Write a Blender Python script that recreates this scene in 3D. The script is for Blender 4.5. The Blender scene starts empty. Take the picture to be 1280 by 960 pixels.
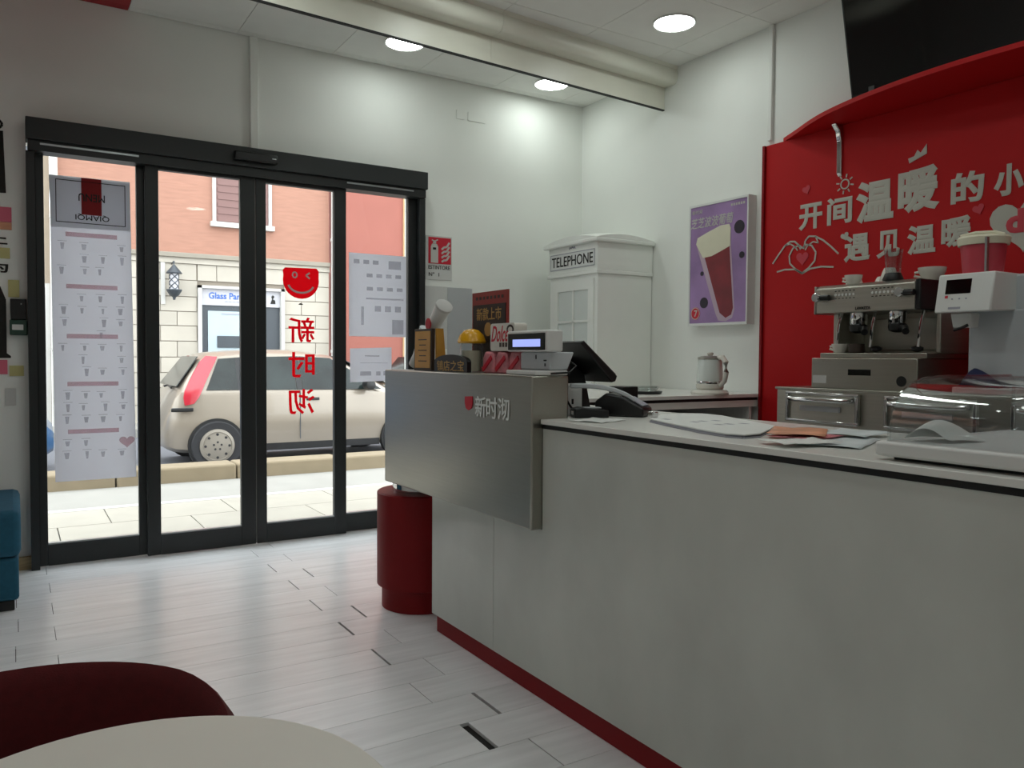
import bpy, bmesh, math, random
from mathutils import Vector, Matrix
random.seed(7)
PI = math.pi
S = bpy.context.scene
COL = S.collection

# ------------------------------------------------------------------ camera, world, exposure
cam_d = bpy.data.cameras.new('camera')
cam_d.sensor_fit = 'HORIZONTAL'; cam_d.sensor_width = 36.0
cam_d.lens = 996.7 / 1280 * 36.0; cam_d.clip_start = 0.05; cam_d.clip_end = 200
cam = bpy.data.objects.new('camera', cam_d); COL.objects.link(cam)
_y, _p, _r = math.radians(32.0015), math.radians(1.9763), math.radians(0.3715)
fw = Vector((math.sin(_y)*math.cos(_p), math.cos(_y)*math.cos(_p), -math.sin(_p)))
rt = Vector((math.cos(_y), -math.sin(_y), 0)); up = rt.cross(fw)
r2 = rt*math.cos(_r) + up*math.sin(_r); u2 = up*math.cos(_r) - rt*math.sin(_r)
cam.matrix_world = Matrix(((r2.x, u2.x, -fw.x, 0), (r2.y, u2.y, -fw.y, 0), (r2.z, u2.z, -fw.z, 1.15), (0, 0, 0, 1)))
S.camera = cam

SKY = 1.95          # overcast sky
LAMP = 10.6         # ceiling downlights
w = bpy.data.worlds.new('overcast_sky'); S.world = w; w.use_nodes = True
bg = w.node_tree.nodes['Background']
bg.inputs[0].default_value = (0.93, 0.965, 1.0, 1); bg.inputs[1].default_value = SKY
vs = S.view_settings
vs.view_transform = 'Standard'; vs.look = 'None'; vs.exposure = 1.17; vs.gamma = 1.0; vs.use_curve_mapping = False

S.cycles.diffuse_bounces = 7; S.cycles.max_bounces = 14; S.cycles.transparent_max_bounces = 16

# ------------------------------------------------------------------ materials
def lin(c):
    if isinstance(c, str):
        c = tuple(int(c[i:i+2], 16)/255 for i in (0, 2, 4))
    return tuple((v/12.92 if v <= 0.04045 else ((v+0.055)/1.055)**2.4) for v in c) + (1.0,)
MATS = {}
def mat(name, col, rough=0.5, metal=0.0, var=0.0, scale=6.0, stretch=(1, 1, 1), bump=0.0, bscale=60.0, spec=0.5, rand=0.0, coat=0.0, emit=0.0, coord='Object'):
    m = bpy.data.materials.new(name); m.use_nodes = True
    nt = m.node_tree; b = nt.nodes['Principled BSDF']
    b.inputs['Roughness'].default_value = rough; b.inputs['Metallic'].default_value = metal
    b.inputs['Specular IOR Level'].default_value = spec; b.inputs['Coat Weight'].default_value = coat
    c = lin(col); b.inputs['Base Color'].default_value = c
    tc = nt.nodes.new('ShaderNodeTexCoord'); mp = nt.nodes.new('ShaderNodeMapping')
    mp.inputs['Scale'].default_value = stretch
    nt.links.new(tc.outputs[coord], mp.inputs[0])
    n = nt.nodes.new('ShaderNodeTexNoise'); n.inputs['Scale'].default_value = scale; n.inputs['Detail'].default_value = 5
    v = max(var, 0.015)
    nt.links.new(mp.outputs[0], n.inputs['Vector'])
    r = nt.nodes.new('ShaderNodeMapRange'); r.inputs[1].default_value = 0.3; r.inputs[2].default_value = 0.7
    r.inputs[3].default_value = 1-v; r.inputs[4].default_value = 1+v
    nt.links.new(n.outputs['Fac'], r.inputs[0])
    last = r.outputs[0]
    if rand:
        oi = nt.nodes.new('ShaderNodeObjectInfo'); r2_ = nt.nodes.new('ShaderNodeMapRange')
        r2_.inputs[3].default_value = 1-rand; r2_.inputs[4].default_value = 1+rand
        nt.links.new(oi.outputs['Random'], r2_.inputs[0])
        mm = nt.nodes.new('ShaderNodeMath'); mm.operation = 'MULTIPLY'
        nt.links.new(last, mm.inputs[0]); nt.links.new(r2_.outputs[0], mm.inputs[1]); last = mm.outputs[0]
        ad = nt.nodes.new('ShaderNodeVectorMath'); ad.operation = 'ADD'
        sc = nt.nodes.new('ShaderNodeMath'); sc.operation = 'MULTIPLY'; sc.inputs[1].default_value = 37.0
        nt.links.new(oi.outputs['Random'], sc.inputs[0])
        nt.links.new(mp.outputs[0], ad.inputs[0]); nt.links.new(sc.outputs[0], ad.inputs[1])
        nt.links.new(ad.outputs[0], n.inputs['Vector'])
    vm = nt.nodes.new('ShaderNodeVectorMath'); vm.operation = 'SCALE'; vm.inputs[0].default_value = c[:3]
    nt.links.new(last, vm.inputs['Scale']); nt.links.new(vm.outputs[0], b.inputs['Base Color'])
    if bump:
        n2 = nt.nodes.new('ShaderNodeTexNoise'); n2.inputs['Scale'].default_value = bscale; n2.inputs['Detail'].default_value = 3
        nt.links.new(mp.outputs[0], n2.inputs['Vector'])
        bp = nt.nodes.new('ShaderNodeBump'); bp.inputs['Strength'].default_value = bump; bp.inputs['Distance'].default_value = 0.01
        nt.links.new(n2.outputs['Fac'], bp.inputs['Height']); nt.links.new(bp.outputs[0], b.inputs['Normal'])
    if emit:
        b.inputs['Emission Color'].default_value = c; b.inputs['Emission Strength'].default_value = emit
    MATS[name] = m
    return m
def glass_mat(name, tint=(1, 1, 1), rough=0.0, refl=1.0, ior=1.45):
    m = bpy.data.materials.new(name); m.use_nodes = True; nt = m.node_tree
    for n in list(nt.nodes):
        if n.type == 'BSDF_PRINCIPLED': nt.nodes.remove(n)
    out = [n for n in nt.nodes if n.type == 'OUTPUT_MATERIAL'][0]
    t = nt.nodes.new('ShaderNodeBsdfTransparent'); t.inputs[0].default_value = tint + (1,)
    g = nt.nodes.new('ShaderNodeBsdfGlossy'); g.inputs['Roughness'].default_value = rough
    f = nt.nodes.new('ShaderNodeLayerWeight'); f.inputs[0].default_value = 0.5
    pw = nt.nodes.new('ShaderNodeMath'); pw.operation = 'POWER'; pw.inputs[1].default_value = 5.0
    k = nt.nodes.new('ShaderNodeMath'); k.operation = 'MULTIPLY_ADD'; k.inputs[1].default_value = 0.9*refl; k.inputs[2].default_value = 0.035*refl
    k.use_clamp = True
    mx = nt.nodes.new('ShaderNodeMixShader')
    nt.links.new(f.outputs['Facing'], pw.inputs[0]); nt.links.new(pw.outputs[0], k.inputs[0]); nt.links.new(k.outputs[0], mx.inputs[0])
    nt.links.new(t.outputs[0], mx.inputs[1]); nt.links.new(g.outputs[0], mx.inputs[2])
    nt.links.new(mx.outputs[0], out.inputs[0]); MATS[name] = m
    return m
def paper_mat(name, col, trans=0.45):
    m = mat(name, col, 0.75, var=0.02, scale=9); nt = m.node_tree
    out = [n for n in nt.nodes if n.type == 'OUTPUT_MATERIAL'][0]; b = nt.nodes['Principled BSDF']
    t = nt.nodes.new('ShaderNodeBsdfTranslucent'); t.inputs[0].default_value = lin(col)
    mx = nt.nodes.new('ShaderNodeMixShader'); mx.inputs[0].default_value = trans
    nt.links.new(b.outputs[0], mx.inputs[1]); nt.links.new(t.outputs[0], mx.inputs[2]); nt.links.new(mx.outputs[0], out.inputs[0])
    return m

mat('wall_paint', 'e8eae6', 0.7, var=0.02, scale=2.2, bump=0.03, bscale=120)
mat('ceiling_tile', 'e2e2dd', 0.8, var=0.02, scale=8, bump=0.04, bscale=200, rand=0.02)
mat('ceiling_red', '9c1d24', 0.6)
mat('beam_white', 'dddccf', 0.35, var=0.02)
mat('plank', 'e6e7e9', 0.26, var=0.08, scale=3.0, stretch=(0.9, 9, 1), bump=0.03, bscale=14, rand=0.035)
mat('floor_void', '1c1b18', 0.9)
mat('door_dark', '1b1f20', 0.42, var=0.03)
mat('rubber_black', '0b0b0c', 0.6)
mat('black_plastic', '0d0e10', 0.38)
mat('black_gloss', '050506', 0.08)
mat('aluminium', 'a9adae', 0.3, 0.9)
mat('steel', 'a8a69d', 0.30, 1.0, var=0.03, scale=5, stretch=(40, 1, 40))
mat('steel_brushed', 'b5b3a9', 0.36, 1.0, var=0.06, scale=3, stretch=(1, 1, 30))
mat('chrome', 'd0d0d0', 0.08, 1.0)
mat('marble_laminate', 'c8cbc4', 0.17, var=0.085, scale=3.4, stretch=(1, 1, 0.7), spec=0.5)
mat('worktop_white', 'e4e4df', 0.25, var=0.02)
mat('red_laminate', '7a1014', 0.5, var=0.03, spec=0.2)
mat('red_wall', 'b5161a', 0.5, var=0.03, scale=2, spec=0.2)
mat('red_plinth', '861219', 0.5, spec=0.2)
mat('red_fabric', '540a0f', 0.9, var=0.10, scale=60, bump=0.15, bscale=400)
mat('blue_fabric', '1d566e', 0.9, var=0.10, scale=50, bump=0.15, bscale=400)
mat('white_plastic', 'd9dad8', 0.35)
mat('dispenser_grey', 'c3c8cc', 0.4)
mat('white_lacquer', 'e9ebe6', 0.35, var=0.015)
mat('table_white', 'e0ded6', 0.5, var=0.015)
mat('sheet_white', 'e3e6e3', 0.55, var=0.02)
mat('porcelain', 'd8d5cc', 0.2)
mat('pink_plastic', 'c0404f', 0.35)
mat('decal_white', 'b9b8ae', 0.5)
mat('decal_outline', '3a0a0c', 0.6)
mat('decal_pink', 'c23a48', 0.5)
mat('decal_red', 'c2142e', 0.5)
mat('ink_black', '15140f', 0.7)
mat('ink_grey', '9d9ea8', 0.8)
mat('ink_faint', 'bcb6bf', 0.8)
mat('ink_pink', 'c9a7ae', 0.8)
mat('ink_blue', '3a68b8', 0.6)
mat('wood_pale', 'b09a74', 0.6, var=0.15, scale=12, stretch=(1, 10, 10))
mat('wood_gold', 'c08c3c', 0.45, var=0.10, scale=14)
mat('wood_dark', '33241a', 0.5, var=0.1)
mat('lcd', '8f9ce0', 0.3, emit=0.55)
mat('lamp_diffuser', 'f6fff9', 0.5, emit=LAMP)
mat('yellow_plastic', 'e0a512', 0.3)
mat('purple_print', '9a7aac', 0.4, var=0.25, scale=3.5)
mat('tea_red', '7d1a26', 0.35, var=0.25, scale=7)
mat('foam_cream', 'd8d4bd', 0.5, var=0.05)
mat('cup_clear', 'b9a3b4', 0.3)
mat('berry', '241a2c', 0.5)
mat('poster_brown', '2e2018', 0.5, var=0.3, scale=9)
mat('poster_red', '8f2a22', 0.5)
mat('gold_ink', 'b08a4a', 0.5)
mat('booth_glass_white', 'd6dcd8', 0.2)
mat('note_pink', 'd66a80', 0.8)
mat('note_yellow', 'c3bd84', 0.8)
mat('note_white', 'c8c8c6', 0.8)
mat('device_green', '1d3d31', 0.4)
mat('flyer_orange', 'd99a78', 0.55, var=0.3, scale=8)
mat('flyer_blue', 'cfd8da', 0.55, var=0.10, scale=10)
mat('cloth_blue', '23284e', 0.9, var=0.2, scale=20)
mat('pink_wrap', 'cf7f88', 0.4, var=0.35, scale=22)
# street
mat('asphalt', '686a70', 0.9, var=0.08, scale=14, bump=0.1)
mat('sidewalk_grey', '8f8d87', 0.9, var=0.06, scale=3, bump=0.05)
mat('sidewalk_cream', '9d988d', 0.9, var=0.05, scale=4, bump=0.05, rand=0.03)
mat('kerb', '857862', 0.9, var=0.08, scale=6, rand=0.04)
mat('brick_wall', '9d7463', 0.9, var=0.10, scale=4.0, stretch=(1, 1, 6), bump=0.1)
mat('plaster_orange', '935b50', 0.9, var=0.04, scale=2)
mat('plaster_yellow', 'b39570', 0.9, var=0.03)
mat('plaster_beige', '968877', 0.9, var=0.04)
mat('stone', 'b0a99d', 0.9, var=0.06, scale=3, bump=0.05, rand=0.05)
mat('stone_joint', '7f766a', 0.9)
mat('stone_band', '8b8478', 0.9, var=0.06)
mat('shutter', '7a5e5a', 0.8)
mat('white_trim', 'bdbbb6', 0.6)
mat('shop_dark', '3a4046', 0.4)
mat('shop_poster', 'a9b8be', 0.5, var=0.05, scale=2)
mat('sign_white', 'b6b5ba', 0.5)
mat('car_paint', '948a7d', 0.28, 0.25, var=0.02, scale=2, coat=0.5)
mat('car_white', 'aeb0b1', 0.28, 0.1, coat=0.5)
mat('car_blue', '3f6690', 0.28, 0.2, coat=0.5)
mat('car_silver', 'b9bcc0', 0.35, 0.4, coat=0.3)
mat('car_glass', '1b2322', 0.08, 0.0, var=0.6, scale=2.5, spec=0.4)
mat('tail_red', 'b02a38', 0.2, coat=0.6)
mat('tyre', '2a2a2c', 0.85)
mat('hubcap', '8c857a', 0.45, 0.3)
glass_mat('door_glass', (0.96, 0.975, 0.97), refl=0.3)
glass_mat('acrylic', (0.93, 0.94, 0.945), rough=0.05, refl=0.75)
glass_mat('clear_glass', (0.88, 0.90, 0.90), rough=0.03, refl=1.5)
paper_mat('paper', 'd8d9de', 0.66)
paper_mat('paper_back', 'e2e3e6', 0.72)
paper_mat('film_red', 'dc1436', 0.75)
def film_mat(name, col, clear):
    m = paper_mat(name, col, 0.5); nt = m.node_tree
    out = [n for n in nt.nodes if n.type == 'OUTPUT_MATERIAL'][0]; src = out.inputs[0].links[0].from_socket
    tr = nt.nodes.new('ShaderNodeBsdfTransparent'); mx = nt.nodes.new('ShaderNodeMixShader'); mx.inputs[0].default_value = clear
    nt.links.new(src, mx.inputs[1]); nt.links.new(tr.outputs[0], mx.inputs[2]); nt.links.new(mx.outputs[0], out.inputs[0])
film_mat('film_faint', '9a98a4', 0.72); film_mat('film_pink', 'd08a98', 0.62)
paper_mat('film_square', 'a32a2e', 0.5)
paper_mat('paper_white', 'd2d4d6', 0.35)

# ------------------------------------------------------------------ helpers
T = Matrix.Identity(4)            # placement of whatever is being built
def setT(m=None):
    global T
    T = m if m is not None else Matrix.Identity(4)
def place(x, y, z, rz=0.0):
    setT(Matrix.Translation((x, y, z)) @ Matrix.Rotation(rz, 4, 'Z'))
class B:
    def __init__(s): s.v = []; s.f = []
    def add(s, vs_, fs):
        o = len(s.v); s.v += [Vector(q) for q in vs_]; s.f += [tuple(i+o for i in f) for f in fs]; return s
    def box(s, x0, x1, y0, y1, z0, z1):
        x0, x1 = min(x0, x1), max(x0, x1); y0, y1 = min(y0, y1), max(y0, y1); z0, z1 = min(z0, z1), max(z0, z1)
        return s.add([(x0, y0, z0), (x1, y0, z0), (x1, y1, z0), (x0, y1, z0), (x0, y0, z1), (x1, y0, z1), (x1, y1, z1), (x0, y1, z1)],
                     [(0, 3, 2, 1), (4, 5, 6, 7), (0, 1, 5, 4), (1, 2, 6, 5), (2, 3, 7, 6), (3, 0, 4, 7)])
    def lathe(s, prof, c=(0, 0, 0), axis='Z', n=24):
        vs_ = []; fs = []
        ax = {'Z': lambda r, h, a: (r*math.cos(a), r*math.sin(a), h), 'X': lambda r, h, a: (h, r*math.cos(a), r*math.sin(a)),
              'Y': lambda r, h, a: (r*math.sin(a), h, r*math.cos(a))}[axis]
        for r, h in prof:
            for k in range(n):
                p_ = ax(max(r, 1e-5), h, 2*PI*k/n); vs_.append((p_[0]+c[0], p_[1]+c[1], p_[2]+c[2]))
        m = len(prof)
        for i in range(m-1):
            for k in range(n):
                k2 = (k+1) % n; fs.append((i*n+k, i*n+k2, (i+1)*n+k2, (i+1)*n+k))
        fs.append(tuple(range(n-1, -1, -1))); fs.append(tuple((m-1)*n+k for k in range(n)))
        return s.add(vs_, fs)
    def cyl(s, c, r, h, axis='Z', n=20, r2=None):
        return s.lathe([(r, 0), (r if r2 is None else r2, h)], c, axis, n)
    def tube(s, pts, r, n=8):
        pts = [Vector(q) for q in pts]; vs_ = []; fs = []
        for i, q in enumerate(pts):
            d = (pts[min(i+1, len(pts)-1)] - pts[max(i-1, 0)]).normalized()
            a = d.cross(Vector((0, 0, 1)))
            if a.length < 1e-3: a = d.cross(Vector((1, 0, 0)))
            a.normalize(); b_ = d.cross(a)
            rr = r[i] if isinstance(r, (list, tuple)) else r
            for k in range(n):
                t_ = 2*PI*k/n; vs_.append(q + a*(rr*math.cos(t_)) + b_*(rr*math.sin(t_)))
        for i in range(len(pts)-1):
            for k in range(n):
                k2 = (k+1) % n; fs.append((i*n+k, i*n+k2, (i+1)*n+k2, (i+1)*n+k))
        fs.append(tuple(range(n-1, -1, -1))); fs.append(tuple((len(pts)-1)*n+k for k in range(n)))
        return s.add(vs_, fs)
    def prism(s, poly, a0, a1, axis):
        """poly in the two other axes (X: (y,z), Y: (x,z), Z: (x,y)), from a0 to a1 along axis"""
        f = {'X': lambda q, a: (a, q[0], q[1]), 'Y': lambda q, a: (q[0], a, q[1]), 'Z': lambda q, a: (q[0], q[1], a)}[axis]
        n = len(poly); vs_ = [f(q, a0) for q in poly] + [f(q, a1) for q in poly]
        fs = [tuple(range(n-1, -1, -1)), tuple(range(n, 2*n))] + [(k, (k+1) % n, n+(k+1) % n, n+k) for k in range(n)]
        return s.add(vs_, fs)
    def grid(s, rows, close=False):
        n = len(rows[0]); vs_ = [q for r_ in rows for q in r_]; fs = []
        for i in range(len(rows)-1):
            for k in range(n-1 + (1 if close else 0)):
                k2 = (k+1) % n; fs.append((i*n+k, i*n+k2, (i+1)*n+k2, (i+1)*n+k))
        return s.add(vs_, fs)
def base_of(o):
    return o.location.copy() if o.parent is None else base_of(o.parent)
def obj(name, b, m, parent=None, bevel=0.0, smooth=False, kind=None, solid=0.0, sub=0, world=False):
    vs_ = [q.copy() if world else T @ q for q in b.v]
    me = bpy.data.meshes.new(name)
    o = bpy.data.objects.new(name, me); COL.objects.link(o)
    if parent is not None:
        off = base_of(parent); o.parent = parent
    elif kind == 'structure':
        off = Vector((0, 0, 0))
    else:
        xs = [q.x for q in vs_]; ys = [q.y for q in vs_]; zs = [q.z for q in vs_]
        off = Vector(((min(xs)+max(xs))/2, (min(ys)+max(ys))/2, min(zs))); o.location = off
    me.from_pydata([q-off for q in vs_], [], b.f); me.validate()
    bm = bmesh.new(); bm.from_mesh(me); bmesh.ops.recalc_face_normals(bm, faces=bm.faces); bm.to_mesh(me); bm.free()
    me.materials.append(MATS[m])
    if solid:
        md = o.modifiers.new('solid', 'SOLIDIFY'); md.thickness = solid; md.offset = 0
    if bevel:
        md = o.modifiers.new('bevel', 'BEVEL'); md.width = bevel; md.segments = 2; md.limit_method = 'ANGLE'; md.angle_limit = math.radians(40)
    if sub:
        md = o.modifiers.new('sub', 'SUBSURF'); md.levels = sub; md.render_levels = sub
    if smooth or bevel or sub:
        for p_ in me.polygons: p_.use_smooth = True
        if not sub: me.set_sharp_from_angle(angle=math.radians(38))
    if kind: o['kind'] = kind
    return o
def tag(o, label, cat, group=None):
    o['label'] = label; o['category'] = cat
    if group: o['group'] = group
    return o
def thing(name, label, cat, loc=None, group=None):
    o = bpy.data.objects.new(name, None); COL.objects.link(o)
    o.location = (T @ Vector(loc if loc else (0, 0, 0))); o.empty_display_size = 0.05
    return tag(o, label, cat, group)
def group_root(name, loc=(0, 0, 0), label=None):
    o = bpy.data.objects.new(name, None); COL.objects.link(o); o.location = loc; o['kind'] = 'structure'
    if label: o['label'] = label
    return o
def P(name, parent, m, *boxes, **kw):
    b = B()
    for q in boxes: b.box(*q)
    return obj(name, b, m, parent, **kw)
def tbox(name, label, cat, m, *boxes, group=None, **kw):
    return tag(P(name, None, m, *boxes, **kw), label, cat, group)
def copy_tree(o, parent=None):
    c = o.copy(); COL.objects.link(c)
    if parent is not None: c.parent = parent
    for ch in list(o.children): copy_tree(ch, c)
    return c
def text_b(s, c, right, upv, w=None, h=None, thick=0.002, fat=0.0, skew=0.0):
    """lettering as a flat solid: centred at c, fitted into w x h"""
    cu = bpy.data.curves.new('txt', 'FONT'); cu.body = s; cu.size = 1.0; cu.extrude = 0.01
    if fat: cu.bevel_depth = fat; cu.bevel_resolution = 0
    cu.resolution_u = 3
    to = bpy.data.objects.new('txt', cu); COL.objects.link(to)
    dg = bpy.context.evaluated_depsgraph_get(); me = bpy.data.meshes.new_from_object(to.evaluated_get(dg))
    vv = [v.co.copy() for v in me.vertices]; ff = [tuple(p_.vertices) for p_ in me.polygons]
    bpy.data.objects.remove(to); bpy.data.curves.remove(cu); bpy.data.meshes.remove(me)
    b = B()
    if not vv: return b
    x0, x1 = min(v.x for v in vv), max(v.x for v in vv); y0, y1 = min(v.y for v in vv), max(v.y for v in vv)
    z1 = max(abs(v.z) for v in vv) or 1
    sx = (w/(x1-x0)) if w else None; sy = (h/(y1-y0)) if h else None
    sx = sx or sy; sy = sy or sx
    c = Vector(c); right = Vector(right); upv = Vector(upv); nrm = right.cross(upv)
    b.v = [c + right*((v.x-(x0+x1)/2)*sx + skew*(v.y-(y0+y1)/2)*sy) + upv*((v.y-(y0+y1)/2)*sy) + nrm*(v.z/z1*thick) for v in vv]
    b.f = ff
    return b
XR, XU = (0, -1, 0), (0, 0, 1)        # writing on a face that looks towards -X
YR, YU = (1, 0, 0), (0, 0, 1)         # writing on a face that looks towards -Y
def arc(cx, cy, r, a0, a1, n, ry=None):
    ry = r if ry is None else ry
    return [(cx+r*math.cos(math.radians(a0+(a1-a0)*i/n)), cy+ry*math.sin(math.radians(a0+(a1-a0)*i/n))) for i in range(n+1)]
def rrect(x0, x1, y0, y1, r, n=4):
    return arc(x1-r, y1-r, r, 0, 90, n) + arc(x0+r, y1-r, r, 90, 180, n) + arc(x0+r, y0+r, r, 180, 270, n) + arc(x1-r, y0+r, r, 270, 360, n)
def band(pts, wd):
    """closed outline of a stroke of width wd along 2D points"""
    L, R = [], []
    for i, q in enumerate(pts):
        a = Vector(pts[max(i-1, 0)]); c = Vector(pts[min(i+1, len(pts)-1)]); d = (c-a).normalized(); n_ = Vector((-d.y, d.x))*wd/2
        L.append((q[0]+n_.x, q[1]+n_.y)); R.append((q[0]-n_.x, q[1]-n_.y))
    return L + R[::-1]
def stroke(b, pts, wd, a0, a1, axis):
    for i in range(len(pts)-1):
        b.prism(band([pts[i], pts[i+1]], wd), a0, a1, axis)
    return b

XW, YW, HC = 3.72, 4.96, 3.057       # right wall, front wall, ceiling

# ------------------------------------------------------------------ the room shell
fl = P('floor', None, 'floor_void', (-1.6, XW, -3.0, 5.2, -0.06, -0.012), kind='structure')
PW, PL = 0.186, 1.17
pm = {}
def plank(x0, x1, y0, y1):
    wx, wy = x1-x0, y1-y0; key = (round(wx, 3), round(wy, 3))
    if key not in pm:
        b = B().box(-wx/2, wx/2, -wy/2, wy/2, -0.011, 0.0)
        me = bpy.data.meshes.new('plank'); me.from_pydata(b.v, [], b.f); me.materials.append(MATS['plank']); pm[key] = me
    o = bpy.data.objects.new('plank', pm[key]); COL.objects.link(o); o.parent = fl; o.location = ((x0+x1)/2, (y0+y1)/2, 0)
dark = {1.79: .004, 1.976: .032, 2.162: .013, 2.72: .009, 3.092: .010, 3.278: .010, 3.464: .006, 3.836: .006, 4.022: .008, 4.208: .006}
k = -26
while 1.976 + k*PW < 5.0:
    y0 = 1.976 + k*PW; y1 = min(y0 + PW, 5.0)
    jx = (1.168 if k % 2 == 0 else 1.304) + random.uniform(-.008, .008)
    gap = 0.0025
    for kk, g in dark.items():
        if abs(kk-y0) < 0.01: gap = g
    ends = [jx - PL*i for i in range(3, 0, -1)] + [jx + PL*i for i in range(0, 3)]
    xs = [-1.6] + [e for e in ends if -1.55 < e < 3.68] + [XW]
    for i in range(len(xs)-1):
        g0 = gap if abs(xs[i]-jx) < 1e-6 else 0.0025
        plank(xs[i] + (g0 if i else 0), xs[i+1] - 0.0, y0+0.0009, y1-0.0009)
    k += 1

# front wall round the glass doors
OX0, OX1, OZ = 0.068, 2.358, 2.30
wall_f = P('wall_front', None, 'wall_paint', (-1.6, OX0, YW, 5.22, -0.01, HC+.1), (OX1, XW+.2, YW, 5.22, -0.01, HC+.1), (OX0, OX1, YW, 5.22, OZ, HC+.1), kind='structure')
P('wall_right', None, 'wall_paint', (XW, XW+.2, -3.0, YW, -0.01, HC+.1), kind='structure')
P('wall_left', None, 'wall_paint', (-1.8, -1.6, -3.2, 5.22, -0.01, HC+.1), kind='structure')
P('wall_back', None, 'wall_paint', (-1.6, XW+.2, -3.2, -3.0, -0.01, HC+.1), kind='structure')
ce = P('ceiling', None, 'rubber_black', (-1.6, XW, -3.0, YW, HC+.012, HC+.1), kind='structure')
TP = 0.5853
xs = [3.49 - TP*i for i in range(8, -1, -1)]; xs = [-1.6] + [x for x in xs if x > -1.55] + [XW]
ys = [-3.0] + [y for y in [3.719 + TP*i for i in range(-12, 3)] if -2.95 < y < YW-.03] + [YW-.007]
for i in range(len(xs)-1):
    for j in range(len(ys)-1):
        m = 'ceiling_red' if xs[i+1] < 0.62 else 'ceiling_tile'
        P('ceiling_tile', ce, m, (xs[i]+.0015, xs[i+1]-.0015, ys[j]+.0015, ys[j+1]-.0015, HC, HC+.011))
# steel beam casing under the ceiling, with its rolled upper lip
beam = group_root('trim_1', (XW, 4.04, HC), 'white beam casing crossing under the ceiling')
setT(Matrix.Translation((XW, 4.04, 0)) @ Matrix.Rotation(math.radians(4.35), 4, 'Z'))      # the casing runs slightly askew
lip = [(0, 2.95), (-.085, 2.948)] + [(-.085-.033*math.sin(a), 3.0-.052*math.cos(a)) for a in (0.4, 0.9, 1.4, 1.9, 2.4)] + [(-.125, HC-.001), (0, HC-.001)]
for a, c in ((-5.2, -3.17), (-3.168, -1.42), (-1.418, -.006)):
    obj('rolled_lip', B().prism(lip, a, c, 'X'), 'beam_white', beam, smooth=True)
    P('fascia_board', beam, 'beam_white', (a, c, .001, .018, 2.806, HC-.001))
    P('edge_strip', beam, 'rubber_black', (a, c, 0, .020, 2.799, 2.806))
setT()
# cable trunking on both walls
P('trim_2', None, 'wall_paint', (1.222, 1.270, 4.935, YW, 2.372, HC), kind='structure', bevel=.004)
P('trim_3', None, 'wall_paint', (3.70, XW, 3.135, 3.165, 2.40, HC), kind='structure', bevel=.004)
# skirting left of the door
P('baseboard_front', None, 'wood_pale', (-1.6, 0.066, 4.925, YW, 0.0, 0.066), kind='structure')
# faint access hatch high on the front wall
hx = group_root('wall_hatch', (2.75, 4.957, 2.80)); hx.name = 'trim_4'
for q in ((2.63, 2.69), (2.72, 2.86)):
    P('hatch_panel', hx, 'wall_paint', (q[0], q[1], 4.955, 4.961, 2.80, 2.86))

# ------------------------------------------------------------------ sliding glass doors
hd = group_root('trim_5', (1.21, 4.9, 2.25), 'dark grey automatic door header')
P('header_box', hd, 'door_dark', (0.066, 2.357, 4.84, 4.958, 2.258, 2.371), bevel=.004)
P('header_track', hd, 'door_dark', (0.075, 2.350, 4.862, 4.97, 2.205, 2.258))
P('highlight_strip', hd, 'aluminium', (0.13, 0.60, 4.858, 4.862, 2.236, 2.246), (1.80, 2.26, 4.858, 4.862, 2.236, 2.246))  # thin pale metal pieces standing in for a highlight above the panes
P('motion_sensor', hd, 'black_plastic', (1.10, 1.35, 4.80, 4.84, 2.285, 2.335), bevel=.008)
P('sensor_mark', hd, 'aluminium', (1.315, 1.338, 4.798, 4.80, 2.308, 2.313))
ft = P('trim_6', None, 'door_dark', (0.066, 0.106, 4.885, 5.10, 0.0, 2.205), (2.318, 2.358, 4.885, 5.10, 0.0, 2.205), kind='structure')
def leaf(name, x0, x1, gx0, gx1, y0, y1, zt, gzt, label):
    d = group_root(name, ((x0+x1)/2, (y0+y1)/2, 0.0), label)
    P('stile', d, 'door_dark', (x0, gx0, y0, y1, 0.005, zt), bevel=.003)
    P('stile', d, 'door_dark', (gx1, x1, y0, y1, 0.005, zt), bevel=.003)
    P('bottom_rail', d, 'door_dark', (gx0, gx1, y0, y1, 0.005, 0.118))
    P('glazing_bead', d, 'aluminium', (gx0, gx1, y0+.004, y1-.004, 0.118, 0.126))
    P('top_rail', d, 'door_dark', (gx0, gx1, y0, y1, gzt, zt))
    P('pane', d, 'door_glass', (gx0-.003, gx1+.003, (y0+y1)/2-.004, (y0+y1)/2+.004, 0.122, gzt+.003))
    return d
leaf('door_1', 0.106, 0.655, 0.146, 0.594, 4.938, 4.978, 2.225, 2.215, 'fixed glass door panel with the long menu sheet')
leaf('door_2', 0.632, 1.236, 0.703, 1.150, 4.893, 4.931, 2.225, 2.188, 'sliding glass door leaf in front of the car rear')
leaf('door_3', 1.241, 1.806, 1.301, 1.727, 4.893, 4.931, 2.225, 2.185, 'sliding glass door leaf with red smiling cup sticker')
leaf('door_4', 1.765, 2.318, 1.820, 2.257, 4.938, 4.978, 2.225, 2.210, 'fixed glass door panel beside the steel counter')

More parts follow.
